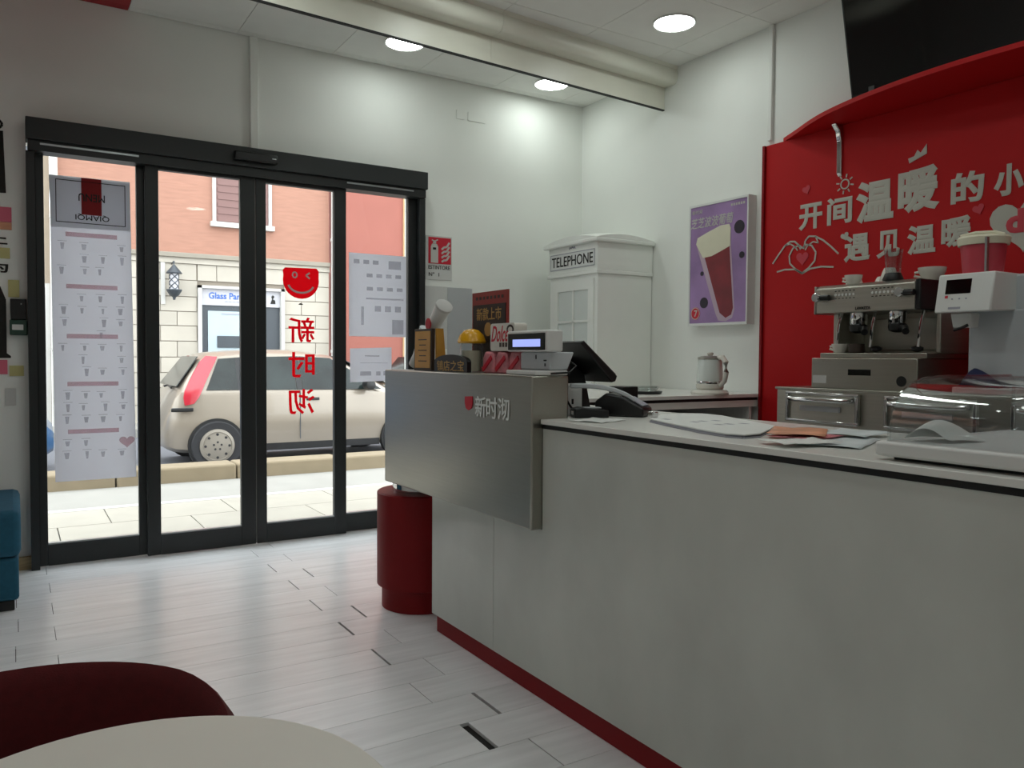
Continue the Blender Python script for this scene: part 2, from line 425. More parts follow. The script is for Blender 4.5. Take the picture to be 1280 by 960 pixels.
# long menu sheet on the left pane, its head folded over
t = thing('menu_poster', 'long pale menu sheet with a folded MENU head on the left glass', 'poster', (0.375, 4.93, 0.455))
yb = 4.945
b = B().grid([[(0.175+.008*(2.10-z)/1.65, yb-.002, z), (0.562+.02*(2.10-z)/1.65, yb-.002, z)] for z in (2.10, 1.6, 1.1, 0.455)])
obj('sheet', b, 'paper', t, solid=.001)
b = B().grid([[(0.170, yb-.008, 2.103), (0.562, yb-.008, 2.108)], [(0.178, yb-.011, 1.828), (0.564, yb-.011, 1.834)]])
hdp = obj('folded_head', b, 'paper_back', t, solid=.001)
P('red_square', t, 'film_square', (0.322, 0.420, yb-.0125, yb-.0115, 1.905, 2.103))
fr = B()
for q in ((0.200, 0.538, 1.856, 1.860), (0.200, 0.538, 2.080, 2.084), (0.200, 0.204, 1.856, 2.084), (0.534, 0.538, 1.856, 2.084)):
    fr.box(q[0], q[1], yb-.0125, yb-.0115, q[2], q[3])
obj('border', fr, 'ink_black', t)
obj('lettering', text_b('MENU', (0.372, yb-.0135, 1.998), (-1, 0, 0), (0, 0, -1), 0.128, 0.042, .0006, fat=.012), 'ink_black', t)
obj('lettering', text_b('QIAMQI', (0.375, yb-.0125, 1.892), (-1, 0, 0), (0, 0, -1), 0.165, 0.034, .0006, fat=.008), 'ink_black', t)
pk = B(); gr = B()
zz = 1.80
rows = [(1.795, 3), (1.515, 4), (1.245, 3), (0.985, 3), (0.725, 2)]
for zb, n in rows:
    pk.box(0.245, 0.495, yb-.0045, yb-.0035, zb-.012, zb+.012)
    for r_ in range(n):
        z = zb - 0.065 - r_*0.066
        for c_ in range(4):
            if random.random() < .14: continue
            x = 0.235 + c_*0.092 + random.uniform(-.012, .012)
            hh = random.uniform(.012, .022); ww = random.uniform(.007, .013)
            gr.prism([(x-ww, z+hh), (x+ww, z+hh), (x+ww*.6, z-hh), (x-ww*.6, z-hh)], yb-.0045, yb-.0035, 'Y')
            gr.box(x-.022, x+.022, yb-.0045, yb-.0035, z+hh+.008, z+hh+.011)
obj('printed_headings', pk, 'film_pink', t)['kind'] = 'stuff'; obj('printed_drinks', gr, 'film_faint', t)['kind'] = 'stuff'
obj('printed_heart', B().prism([(0.535+.04*(16*math.sin(a)**3)/16, 0.66+.036*(13*math.cos(a)-5*math.cos(2*a)-2*math.cos(3*a)-math.cos(4*a))/16) for a in [2*PI*i/24 for i in range(24)]], yb-.0045, yb-.0035, 'Y'), 'film_pink', t)

# red smiling cup sticker and the mirrored characters (stuck on for readers outside)
ys_ = 4.9055
t = thing('cup_sticker', 'red winking smiling cup sticker above mirrored red characters on the glass', 'sticker', (1.518, ys_, 0.77))
poly = [(1.42, 1.688), (1.615, 1.692), (1.630, 1.675)] + [(1.518+.113*math.cos(math.radians(a)), 1.612+.113*math.sin(math.radians(a))) for a in range(10, -195, -12)] + [(1.404, 1.672)]
obj('cup_face', B().prism(poly, ys_-.0006, ys_+.0006, 'Y'), 'film_red', t)
st = B()
stroke(st, [(1.518+.082*math.cos(math.radians(a)), 1.606+.062*math.sin(math.radians(a))-.008) for a in range(195, 346, 12)], .012, ys_-.002, ys_-.001, 'Y')
st2 = stroke(B(), [(1.478+.014*math.cos(a), 1.645+.017*math.sin(a)) for a in [2*PI*i/12 for i in range(13)]], .009, ys_-.002, ys_-.001, 'Y')
st3 = stroke(B(), [(1.572, 1.662), (1.548, 1.645), (1.572, 1.626)], .010, ys_-.002, ys_-.001, 'Y')
obj('smile', st, 'paper_white', t); obj('open_eye', st2, 'paper_white', t); obj('winking_eye', st3, 'paper_white', t)
obj('stem_mark', B().prism([(1.500, 1.462), (1.532, 1.462), (1.524, 1.470), (1.510, 1.472)], ys_-.0006, ys_+.0006, 'Y'), 'ink_black', t)
for ch, zc in (('新', 1.306), ('时', 1.090), ('沏', 0.860)):
    obj('character', text_b(ch, (1.521, ys_, zc), (-1, 0, 0), YU, 0.165, 0.158, .0007, fat=.014), 'film_red', t)

# notices on the right fixed pane
def notice(name, label, x0, x1, z0, z1, m, rows_, y=4.945, tilt=0.0):
    t = thing(name, label, 'notice', ((x0+x1)/2, y, z0))
    obj('sheet', B().grid([[(x0, y, z1-tilt), (x1, y, z1)], [(x0, y, z0), (x1, y, z0+tilt)]]), m, t, solid=.001)
    g = B()
    for (fx0, fx1, fz, hgt) in rows_:
        n = max(1, int((fx1-fx0)/.16)) if hgt > .03 else 1
        for i in range(n):
            a = x0 + (x1-x0)*(fx0+(fx1-fx0)*(i+.12)/n); c = x0 + (x1-x0)*(fx0+(fx1-fx0)*(i+.72)/n) if n > 1 else x0+(x1-x0)*fx1
            zc = z0+(z1-z0)*fz; g.box(a, c, y-.0022, y-.0012, zc-hgt*(z1-z0)/2, zc+hgt*(z1-z0)/2)
    obj('print', g, 'film_faint', t)['kind'] = 'stuff'
    return t
notice('menu_notice', 'upper grey menu sheet on the rightmost glass pane', 1.843, 2.246, 1.275, 1.815, 'paper', [(.06, .55, .9, .05), (.65, .9, .88, .1), (.28, .95, .74, .045), (.28, .98, .58, .045), (.2, .95, .46, .02), (.2, .25, .25, .22), (.42, .95, .34, .07), (.72, .95, .12, .18)])
notice('hours_notice', 'small white notice low on the rightmost glass pane above the steel counter', 1.850, 2.140, 0.975, 1.205, 'paper', [(.3, .7, .75, .03), (.15, .9, .55, .015), (.2, .5, .25, .12), (.6, .95, .25, .12)], tilt=0.01)

# things on the strip of wall left of the door
yl = 4.957
t = thing('wall_decal', 'black wall lettering down the left edge beside the door frame', 'decal', (-0.1, yl, 1.1))
obj('stroke', B().prism([(-.11, 2.30), (-.032, 2.305), (-.023, 1.985), (-.11, 1.98)], yl-.001, yl, 'Y'), 'ink_black', t)
obj('stroke', stroke(B(), [(-.062+.026*math.cos(a), 2.338+.022*math.sin(a)) for a in [2*PI*i/12 for i in range(13)]], .012, yl-.001, yl, 'Y'), 'ink_black', t)
obj('stroke', B().prism([(-.11, 1.47), (-.055, 1.50), (-.03, 1.43), (-.03, 1.15), (-.012, 1.135), (-.012, 1.125), (-.11, 1.125)], yl-.001, yl, 'Y'), 'ink_black', t)
obj('character', text_b('上', (-.062, yl-.0005, 1.745), YR, YU, .085, .055, .0006, fat=.03), 'ink_black', t)
obj('character', text_b('为', (-.060, yl-.0005, 1.600), YR, YU, .085, .06, .0006, fat=.03), 'ink_black', t)
for nm, lab, q, m in (('sticky_note', 'pink sticky note high on the wall left of the door', (-.10, 0.0, 1.835, 1.912), 'note_pink'),
                      ('sticky_note', 'peach paper strip under the upper pink note', (-.10, 0.0, 1.795, 1.833), 'flyer_orange'),
                      ('sticky_note', 'yellow sticky note between two black characters left of the door', (-.10, -.01, 1.645, 1.700), 'note_yellow'),
                      ('sticky_note', 'wide yellow sticky note just above the green wall device', (-.02, 0.030, 1.445, 1.535), 'note_yellow'),
                      ('sticky_note', 'pink sticky note at the left edge below the wall device', (-.10, -.028, 1.04, 1.115), 'note_pink'),
                      ('sticky_note', 'pale yellow note right under the green wall device', (-.020, 0.045, 1.03, 1.085), 'note_yellow'),
                      ('wall_label', 'small white label low on the wall beside the door frame', (-.040, 0.008, 0.875, 0.965), 'note_white')):
    tbox(nm, lab, 'note', m, (q[0], q[1], yl-.002-random.random()*.001, yl+.002, q[2], q[3]), group='notes stuck beside the door')
t = thing('wall_keypad', 'black and green wall device beside the door frame', 'keypad', (0.025, 4.94, 1.24))
P('upper_unit', t, 'black_plastic', (-0.012, 0.060, 4.915, YW, 1.325, 1.435), bevel=.004)
P('lower_unit', t, 'device_green', (-0.016, 0.064, 4.91, YW, 1.245, 1.325), bevel=.004)
P('label_plate', t, 'note_white', (-0.005, 0.045, 4.908, 4.911, 1.272, 1.300))
P('indicator', t, 'aluminium', (0.034, 0.040, 4.912, 4.916, 1.405, 1.412))

# fire extinguisher sign and papers on the wall right of the door
t = thing('extinguisher_sign', 'red and white fire extinguisher sign reading ESTINTORE beside the door', 'sign', (2.50, yl, 1.69))
P('plate', t, 'note_white', (2.395, 2.595, yl-.002, yl+.002, 1.675, 1.975))
P('red_field', t, 'decal_red', (2.415, 2.588, yl-.004, yl-.002, 1.785, 1.965))
g = B().prism([(2.432, 1.79), (2.488, 1.79), (2.488, 1.90), (2.478, 1.92), (2.442, 1.92), (2.432, 1.90)], yl-.006, yl-.004, 'Y')
g.box(2.448, 2.472, yl-.006, yl-.004, 1.922, 1.935); stroke(g, [(2.44, 1.945), (2.462, 1.938), (2.486, 1.95)], .008, yl-.006, yl-.004, 'Y')
obj('extinguisher_pictogram', g, 'white_trim', t)
P('pictogram_mark', t, 'ink_black', (2.448, 2.472, yl-.007, yl-.006, 1.88, 1.895))
g = B()
for i in range(4): stroke(g, [(2.515, 1.80+.028*i), (2.535, 1.812+.03*i), (2.552, 1.812+.03*i), (2.575, 1.845+.03*i)], .013, yl-.006, yl-.004, 'Y')
obj('flame_pictogram', g, 'white_trim', t)
obj('lettering', text_b('ESTINTORE', (2.498, yl-.003, 1.760), YR, YU, .165, .026, .0008, fat=.01), 'ink_black', t)
obj('lettering', text_b('N°  1', (2.458, yl-.003, 1.712), YR, YU, .08, .026, .0008, fat=.01), 'ink_black', t)
tbox('wall_paper_sheet', 'pale sheet taped to the wall directly under the extinguisher sign', 'paper', 'note_white', (2.372, 2.56, yl-.001, yl+.002, 1.20, 1.630))
tbox('wall_paper_sheet', 'lower pale sheet taped to the wall behind the cup tube', 'paper', 'paper_white', (2.565, 2.76, yl-.001, yl+.002, 1.06, 1.628))

# ------------------------------------------------------------------ ceiling downlights
def downlight(x, y, label):
    t = thing('downlight', label, 'ceiling light', (x, y, HC-.012), 'round ceiling downlights')
    obj('trim_ring', B().lathe([(.122, HC+.0), (.124, HC-.006), (.118, HC-.010), (.112, HC-.006)], (x, y, 0), n=36), 'white_plastic', t, smooth=True)
    obj('diffuser', B().lathe([(.112, HC-.004), (.112, HC-.0075), (.02, HC-.0078)], (x, y, 0), n=36), 'lamp_diffuser', t)
downlight(3.215, 3.425, 'bright round downlight in front of the beam above the back counter')
downlight(2.045, 4.53, 'round downlight behind the beam above the glass doors')
downlight(3.213, 4.645, 'round downlight behind the beam in the far corner')
for x, y, lab in ((2.045, 3.425, 'over the near side of the steel box'), (0.875, 3.425, 'over the floor inside the doors'),  # added lamps out of view, filling the room with light
                  (2.045, 1.085, 'over the cake display case'), (2.045, 2.255, 'over the middle of the bar counter'),
                  (0.875, 2.255, 'over the aisle before the bar counter'), (0.875, 1.085, 'over the aisle beside the white table'),
                  (3.215, 1.085, 'over the near end of the red wall'), (-0.295, 1.085, 'over the seats left of the white table'),
                  (-0.295, -0.085, 'over the room just behind the white table'),
                  (-0.295, -1.255, 'in the rear left of the room'), (2.045, -1.255, 'in the rear right of the room')):
    downlight(x, y, 'added unseen fill downlight ' + lab)

# ------------------------------------------------------------------ front counter
ct = thing('bar_counter', 'long white marble look bar counter with black strip and red plinth', 'counter', (1.76, 1.3, 0))
CX = 1.472
P('side_panel', ct, 'marble_laminate', (CX, CX+.02, 2.4755, 2.976, 0.076, 0.579))
obj('front_panel', B().prism([(-.6, .076), (2.4735, .076), (2.4735, .579), (2.161, .579), (2.161, .914), (-.6, .914)], CX, CX+.02, 'X'), 'marble_laminate', ct)
P('plinth', ct, 'red_plinth', (CX+.016, CX+.04, -0.6, 2.96, 0.001, 0.076))
P('carcass', ct, 'black_plastic', (CX+.0205, 2.02, -0.6, 2.16, 0.077, 0.913))
P('carcass', ct, 'black_plastic', (CX+.0205, 2.02, 2.1605, 2.96, 0.077, 0.579))
P('inner_panel', ct, 'white_plastic', (1.578, 2.02, 2.1605, 2.976, 0.580, 0.928))
P('end_panel', ct, 'marble_laminate', (CX+.021, 2.05, 2.961, 2.976, 0.076, 0.579))
P('black_strip', ct, 'rubber_black', (CX-.002, 2.05, -0.6, 2.157, 0.914, 0.929))  # black strip between the panels and the worktop slab
tbox('counter_worktop', 'white worktop slab along the bar counter', 'worktop', 'worktop_white', (CX-.012, 2.085, -0.6, 2.158, 0.929, 0.945), (1.58, 2.085, 2.158, 3.36, 0.929, 0.945), bevel=.002)
bx = thing('steel_counter_front', 'brushed steel box raised on the far end of the bar counter', 'counter box', (1.5, 2.77, 0.578))
obj('shell', B().prism([(CX-.044, 0.580), (1.576, 0.580), (1.576, 1.088), (CX-.044, 1.088)], 2.163, 3.378, 'Y'), 'steel', bx, bevel=.006)
xs_ = CX-.0462
sh = [(2.612, 1.000), (2.556, 1.003)] + [(2.584-.028*math.cos(math.radians(a)), .972-.026*math.sin(math.radians(a))) for a in range(180, -1, -20)]
obj('red_cup_logo', B().prism([(2.612, 1.000), (2.556, 1.003), (2.556, .975), (2.564, .958), (2.584, .950), (2.604, .957), (2.612, .975)], xs_-.001, xs_+.002, 'X'), 'decal_red', bx)
for i, ch in enumerate('新时沏'):
    obj('character', text_b(ch, (xs_, 2.496-.080*i, 0.968), XR, XU, .076, .076, .0012, fat=.012), 'sheet_white', bx)
# red drum on a turned steel neck, carrying the end of the counter
dr = thing('red_drum_column', 'red drum with recessed foot and steel neck under the counter end', 'column', (1.60, 3.345, 0))
obj('drum', B().lathe([(.19, .10), (.205, .105), (.205, .525), (.20, .530)], (1.60, 3.345, 0), n=48), 'red_laminate', dr, smooth=True)
obj('foot', B().lathe([(.183, .001), (.183, .0995)], (1.60, 3.345, 0), n=48), 'red_laminate', dr, smooth=True)
obj('neck', B().lathe([(.135, .5305), (.135, .5795)], (1.60, 3.345, 0), n=40), 'chrome', dr, smooth=True)

# ------------------------------------------------------------------ things on the steel box
ZB = 1.0885
t = thing('cup_tube', 'white leaning tube of paper cups with red mark beside the gold plaque', 'cup tube', (1.50, 3.18, ZB))
d0, d1 = Vector((1.495, 3.212, ZB+.024)), Vector((1.50, 2.935, 1.350))
dd = (d1-d0)
obj('tube', B().tube([d0, d0+dd*.5, d0+dd*.93, d1], [.022, .026, .032, .034], 20), 'white_plastic', t, smooth=True)
obj('lid', B().tube([d1, d1+dd*.03, d1+dd*.035], [.036, .036, .031], 20), 'note_white', t, smooth=True)
q = d0+dd*.72 + Vector((-.031, 0, 0))
obj('red_mark', B().lathe([(.024, -.0008), (.024, .003)], q, 'X', 18), 'decal_red', t)
t = thing('cup_tube', 'grey transparent cup sleeve leaning against the white cup tube', 'cup tube', (1.50, 3.26, ZB))
obj('sleeve', B().tube([(1.53, 3.285, ZB+.020), (1.53, 3.225, 1.20), (1.53, 3.18, 1.275)], [.016, .018, .02], 16), 'dispenser_grey', t, smooth=True)
# gold plaque
t = thing('award_plaque', 'gold plaque in a dark wooden frame on the steel box', 'plaque', (1.46, 3.0, ZB))
obj('frame', B().prism([(2.925, ZB), (3.090, ZB), (3.086, 1.262), (2.921, 1.262)], 1.440, 1.456, 'X'), 'wood_dark', t, bevel=.002)
obj('gold_plate', B().prism([(2.937, ZB+.012), (3.079, ZB+.012), (3.075, 1.252), (2.933, 1.252)], 1.4385, 1.440, 'X'), 'wood_gold', t)
obj('side_board', B().prism([(1.456, ZB), (1.50, ZB), (1.485, 1.262), (1.456, 1.262)], 2.905, 2.921, 'Y'), 'wood_gold', t)
g = B()
for i in range(5): g.box(1.4378, 1.4386, 3.045-.01*(i % 2), 2.965+.008*(i % 2), 1.215-.022*i, 1.219-.022*i)
obj('engraved_lines', g, 'wood_dark', t)
# black arched sign with gold characters
t = thing('arched_sign', 'low black arched sign with gold characters 镇店之宝', 'sign', (1.455, 2.77, ZB))
poly = [(2.632, ZB)] + [(2.77-.138*math.cos(math.radians(a)), 1.128+.028*math.sin(math.radians(a))) for a in range(0, 181, 15)] + [(2.908, ZB)]
poly = [(2.632, ZB), (2.908, ZB)] + [(2.77+.138*math.cos(math.radians(a)), 1.128+.028*math.sin(math.radians(a))) for a in range(0, 181, 15)]
obj('board', B().prism(poly, 1.445, 1.463, 'X'), 'black_plastic', t)
obj('lettering', text_b('镇店之宝', (1.4445, 2.77, 1.112), XR, XU, .225, .042, .0008, fat=.008), 'gold_ink', t)
# yellow domed dispenser
t = thing('yellow_lid_jar', 'clear jar with a yellow dome lid behind the arched sign', 'jar', (1.505, 2.712, ZB))
jx_, jy_ = 1.509, 2.712
obj('jar', B().lathe([(.038, ZB), (.042, 1.10), (.044, 1.19), (.040, 1.200)], (jx_, jy_, 0), n=28), 'clear_glass', t, smooth=True)
obj('contents', B().lathe([(.034, ZB+.004), (.037, 1.172)], (jx_, jy_, 0), n=24), 'foam_cream', t, smooth=True)
obj('lid', B().lathe([(.052, 1.200), (.056, 1.207), (.046, 1.233), (.028, 1.250), (.008, 1.256)], (jx_, jy_, 0), n=28), 'yellow_plastic', t, smooth=True)
# standing dark poster
t = thing('standing_poster', 'dark brown standing poster with red border and gold characters', 'poster', (1.563, 2.68, ZB))
P('board', t, 'poster_red', (1.5685, 1.5755, 2.543, 2.815, ZB, 1.402))
P('dark_field', t, 'poster_brown', (1.5665, 1.5685, 2.555, 2.805, ZB+.02, 1.352))
obj('lettering', text_b('新款上市', (1.566, 2.680, 1.315), XR, XU, .19, .05, .0008, fat=.01), 'gold_ink', t)
obj('gold_motif', B().lathe([(.028, 0), (.028, .001)], (1.5655, 2.685, 1.255), 'X', 10), 'gold_ink', t)
g = B()
for i in range(8): g.box(1.5677, 1.5685, 2.785-.028*i, 2.77-.028*i, 1.372, 1.384)
obj('heading_marks', g, 'wood_dark', t)
# cream carton and pink wraps
t = thing('drinks_carton', 'white carton with red script lettering beside the till display', 'carton', (1.525, 2.47, 1.17))
obj('carton', B().prism(rrect(2.385, 2.553, 1.170, 1.270, .012, 3), 1.500, 1.552, 'X'), 'porcelain', t)
obj('lettering', text_b('Dolce', (1.4995, 2.482, 1.232), XR, XU, .115, .058, .0008, fat=.012, skew=.25), 'decal_red', t)
g = B()
for i in range(4): g.box(1.499, 1.5, 2.488-.020*i, 2.474-.020*i, 1.184, 1.200)
obj('small_print', g, 'wood_dark', t)['kind'] = 'stuff'
obj('ring_mark', stroke(B(), [(2.415+.02*math.cos(a), 1.246+.014*math.sin(a)) for a in [2*PI*i/16 for i in range(17)]], .008, 1.499, 1.5, 'X'), 'wood_dark', t)
for i, (yy, zz, hh, lab) in enumerate(((2.555, ZB, .080, 'left pink wrapped packet beside the arched sign'), (2.475, ZB, .081, 'middle pink wrapped packet under the white carton'), (2.395, ZB, .080, 'right pink wrapped packet next to the till'))):
    b = B().prism([(yy-.043, zz), (yy+.043, zz), (yy+.040, zz+hh*.7), (yy+.024, zz+hh), (yy-.030, zz+hh*.93), (yy-.042, zz+hh*.55)], 1.492+.008*i, 1.555, 'X')
    t = thing('wrapped_packet', lab, 'packet', (1.52, yy, zz), 'pink packets by the till')
    obj('packet', b, 'pink_wrap', t, bevel=.006)
    obj('red_band', B().prism(band([(yy+.036, zz+.012), (yy-.026, zz+.058)], .016), 1.4885+.008*i, 1.4925+.008*i, 'X'), 'decal_red', t)
# till: customer display on a white body
t = thing('till', 'white till with a blue lit customer display above the steel box end', 'till', (1.56, 2.26, ZB))
P('base_lip', t, 'white_plastic', (1.440, 1.574, 2.165, 2.345, ZB, ZB+.016), bevel=.004)
obj('body', B().prism([(1.50, ZB+.0165), (1.572, ZB+.0165), (1.60, 1.166), (1.50, 1.166)], 2.165, 2.345, 'Y'), 'dispenser_grey', t, bevel=.005)
P('display_housing', t, 'white_plastic', (1.465, 1.53, 2.132, 2.381, 1.1665, 1.238), bevel=.006)
P('display_bezel', t, 'black_gloss', (1.4615, 1.4655, 2.142, 2.368, 1.172, 1.228), bevel=.0015)
P('lit_screen', t, 'lcd', (1.4605, 1.4617, 2.166, 2.335, 1.183, 1.208))
for q in ((1.498, 1.5, 2.185, 2.20, 1.135, 1.14), (1.498, 1.5, 2.19, 2.195, 1.118, 1.128), (1.498, 1.5, 2.245, 2.249, 1.142, 1.156)): P('slot', t, 'black_plastic', q)
obj('cable', B().tube([(1.585, 2.18, 1.14), (1.60, 2.155, 1.12), (1.57, 2.150, 1.098), (1.50, 2.158, 1.094)], .0035, 8), 'black_plastic', t, smooth=True)
# till monitor seen from behind, on its stand on the counter
t = thing('touch_monitor', 'black tilted touch screen seen from behind on a stand', 'monitor', (1.78, 2.36, 0.9455))
mon = [(1.655, 1.200), (1.668, 1.206), (1.820, 1.083), (1.812, 1.064), (1.795, 1.060)]
obj('screen', B().prism(mon, 2.205, 2.50, 'Y'), 'black_plastic', t, bevel=.003)
obj('display_glass', B().prism([(1.672, 1.2042), (1.6745, 1.2062), (1.818, 1.0895), (1.8165, 1.0865)], 2.212, 2.49, 'Y'), 'black_gloss', t)
obj('stand', B().prism([(1.70, 0.958), (1.80, 0.958), (1.77, 1.085), (1.70, 1.135)], 2.33, 2.45, 'Y'), 'black_plastic', t, bevel=.003)
P('foot', t, 'black_plastic', (1.64, 1.84, 2.33, 2.49, 0.9455, 0.958), bevel=.003)
# receipt printer, phone, card reader
t = thing('receipt_printer', 'white receipt printer in the gap behind the steel box', 'printer', (1.625, 2.20, 0.9455))
P('case', t, 'white_plastic', (1.590, 1.700, 2.250, 2.325, 0.9455, 1.055), bevel=.006)
P('slot', t, 'black_plastic', (1.652, 1.660, 2.2485, 2.2505, 0.985, 1.003))
obj('cable', B().tube([(1.612, 2.247, 1.035), (1.622, 2.239, 1.0), (1.645, 2.237, .970), (1.66, 2.237, .9505)], .004, 8), 'black_plastic', t, smooth=True)
place(1.64, 2.155, 0.9455, math.radians(-20))
t = thing('card_reader', 'small black card reader at the corner of the worktop', 'card reader')
obj('body', B().prism([(-.045, 0), (.075, 0), (.075, .025), (-.02, .036), (-.045, .030)], -.032, .032, 'Y'), 'black_plastic', t, bevel=.004)
P('label', t, 'note_white', (-.047, -.0445, -.012, .010, .010, .022))
P('key_pad', t, 'dispenser_grey', (-.015, .05, -.022, .022, .0315, .0345))
place(1.80, 2.165, 0.9455, math.radians(-58))
t = thing('desk_phone', 'black desk phone with a long pale handset behind the card reader', 'phone')
obj('base', B().prism([(-.075, 0), (.10, 0), (.10, .030), (.03, .068), (-.035, .080), (-.075, .05)], -.055, .055, 'Y'), 'black_plastic', t, bevel=.007)
obj('keys', B().prism([(.040, .0645), (.090, .0370), (.092, .0400), (.042, .0675)], -.035, .035, 'Y'), 'ink_grey', t)
setT()
hs = [(1.635, 2.236, 1.049), (1.665, 2.218, 1.050), (1.70, 2.197, 1.049), (1.735, 2.176, 1.044), (1.765, 2.152, 1.035), (1.79, 2.124, 1.021), (1.805, 2.095, 1.004)]
rows = []
for i_, (x, y, z) in enumerate(hs):
    wd = .012 if 0 < i_ < 6 else .010
    rows.append([(x-.55*wd, y-.83*wd, z-.008), (x+.55*wd, y+.83*wd, z-.008), (x+.55*wd, y+.83*wd, z+.009), (x-.55*wd, y-.83*wd, z+.009)])
b = B().grid(rows, close=True); b.f += [(0, 1, 2, 3), tuple(len(b.v)-4+i for i in (3, 2, 1, 0))]
obj('handset', b, 'dispenser_grey', t, bevel=.004, smooth=True)
setT()
tbox('black_box', 'small black box behind the desk phone', 'box', 'black_plastic', (1.93, 2.00, 2.30, 2.39, 0.9455, 1.040), bevel=.003)

# papers, brochure, leaflets on the worktop
ZT = 0.9453
pts = [(1.70, 1.96), (1.63, 1.78), (1.575, 1.62), (1.548, 1.50), (1.565, 1.455), (1.63, 1.46), (1.74, 1.525), (1.855, 1.60), (2.02, 1.96), (2.03, 2.06), (1.98, 2.10), (1.86, 2.085)]
pts = [(x-.0, y-.06) for x, y in pts]
t = thing('curved_brochure', 'large white brochure with a curved edge on the worktop by the phone', 'brochure', (1.8, 1.85, ZT))
obj('back_page', B().prism(pts, ZT, ZT+.003, 'Z'), 'ink_grey', t)
obj('front_page', B().prism([(x+.006, y+.004) for x, y in pts], ZT+.0075, ZT+.0105, 'Z'), 'sheet_white', t)
obj('inner_pages', B().prism([(x*.97+1.8*.03, y*.97+1.85*.03) for x, y in pts], ZT+.003, ZT+.0075, 'Z'), 'ink_grey', t)
P('spine_clip', t, 'chrome', (1.735, 1.76, 1.925, 1.95, ZT+.0105, ZT+.03), bevel=.003)
g = B()
for i in range(7):
    cx, cy = 1.72+.05*(i % 3)+.02*random.random(), 1.62+.11*(i//3)+.02*random.random(); g.box(cx, cx+.02, cy, cy+.03, ZT+.0104, ZT+.0107)
obj('print', g, 'ink_grey', t)['kind'] = 'stuff'
def sheet(name, label, cx, cy, w_, d_, rz, m, z, cat='paper'):
    place(cx, cy, 0, math.radians(rz)); n = 6
    b = B().grid([[(-w_/2+w_*i/n, -d_/2+d_*j/n, z+.0012+.0035*abs(math.sin(i*1.1+j*.7))*(abs(i-n/2)/n*2)) for j in range(n+1)] for i in range(n+1)])
    o = tag(obj(name, b, m, None, solid=.0006, smooth=True), label, cat, 'loose papers on the worktop'); setT(); return o
sheet('loose_sheet', 'white sheet by the card reader at the far worktop corner', 1.585, 2.02, .15, .13, 20, 'sheet_white', ZT)
sheet('leaflet', 'orange and pink leaflet lying on the worktop', 1.735, 1.365, .22, .14, 35, 'flyer_orange', ZT+.012, 'leaflet')
sheet('leaflet', 'pale pink leaflet half under the orange one', 1.70, 1.315, .17, .12, 8, 'pink_wrap', ZT+.006, 'leaflet')
sheet('leaflet', 'pale blue leaflet in front of the cake display case', 1.70, 1.225, .26, .16, 24, 'flyer_blue', ZT+.001, 'leaflet')
sheet('leaflet', 'white leaflet at the front edge left of the cake case', 1.575, 1.235, .16, .11, -15, 'sheet_white', ZT+.007, 'leaflet')
sheet('leaflet', 'grey printed leaflet behind the cake display case corner', 1.87, 1.30, .18, .14, 12, 'flyer_blue', ZT+.008, 'leaflet')

# acrylic cake display case
t = thing('cake_display_case', 'clear curved acrylic cake display case on a white base', 'display case', (1.75, 0.55, ZT))
P('foot', t, 'rubber_black', (1.52, 1.98, 0.15, 0.96, ZT, ZT+.008))
P('base', t, 'white_plastic', (1.49, 2.02, 0.12, 0.985, ZT+.008, ZT+.038), bevel=.006)
zb0 = ZT+.0385
prof = [(1.512, zb0), (1.513, 1.02), (1.524, 1.05), (1.548, 1.078), (1.585, 1.098), (1.635, 1.109), (1.70, 1.113), (1.985, 1.113), (2.0, 1.10), (2.0, zb0)]
obj('curved_cover', B().grid([[(x, 0.14, z) for x, z in prof], [(x, 0.965, z) for x, z in prof]]), 'acrylic', t, solid=.003, smooth=True)
for yy in (0.141, 0.9635):
    obj('end_cap', B().prism(prof, yy-.0015, yy+.0015, 'Y'), 'acrylic', t)
obj('rim', B().tube([(x-.001, 0.967, z) for x, z in prof], .0035, 6), 'clear_glass', t, smooth=True)
b = B().grid([[(1.530+.004*i+.030*j, 0.952-.014*i-.004*j, zb0+.002+[.004, .024, .042, .046, .040, .022, .004][i]*[.55, 1, .9, .6, .05][j]) for j in range(5)] for i in range(7)])
tag(obj('paper_napkin', b, 'sheet_white', None, solid=.001, sub=2), 'crumpled white napkin inside the cake display case', 'napkin')
pl = tag(obj('cake_plate', B().lathe([(.09, 0), (.10, .004), (.15, .014), (.152, .016), (.10, .008), (.01, .006)], (1.76, 0.58, zb0), n=40), 'porcelain', None, smooth=True), 'flat white plate inside the cake display case', 'plate')

# ------------------------------------------------------------------ back counter under the lightbox
bc = thing('back_counter', 'white back counter with an open dark shelf below the kettle', 'counter', (3.2, 3.6, 0))
P('black_strip', bc, 'rubber_black', (2.45, 3.70, 3.20, 4.13, 0.905, 0.922))  # black strip beneath the back worktop slab
P('apron', bc, 'worktop_white', (2.45, 3.70, 3.20, 3.225, 0.868, 0.905))
P('side_panel', bc, 'worktop_white', (3.64, 3.66, 3.21, 4.13, 0.0, 0.868))
P('back_board', bc, 'black_plastic', (2.45, 3.64, 4.10, 4.13, 0.0, 0.905))
P('shelf', bc, 'black_plastic', (2.45, 3.64, 3.30, 4.10, 0.45, 0.47))
P('side_panel', bc, 'worktop_white', (2.45, 2.47, 3.21, 4.10, 0.0, 0.868))
tbox('back_worktop', 'white worktop slab on the back counter under the kettle', 'worktop', 'worktop_white', (2.44, 3.712, 3.185, 4.14, 0.922, 0.942), bevel=.002)
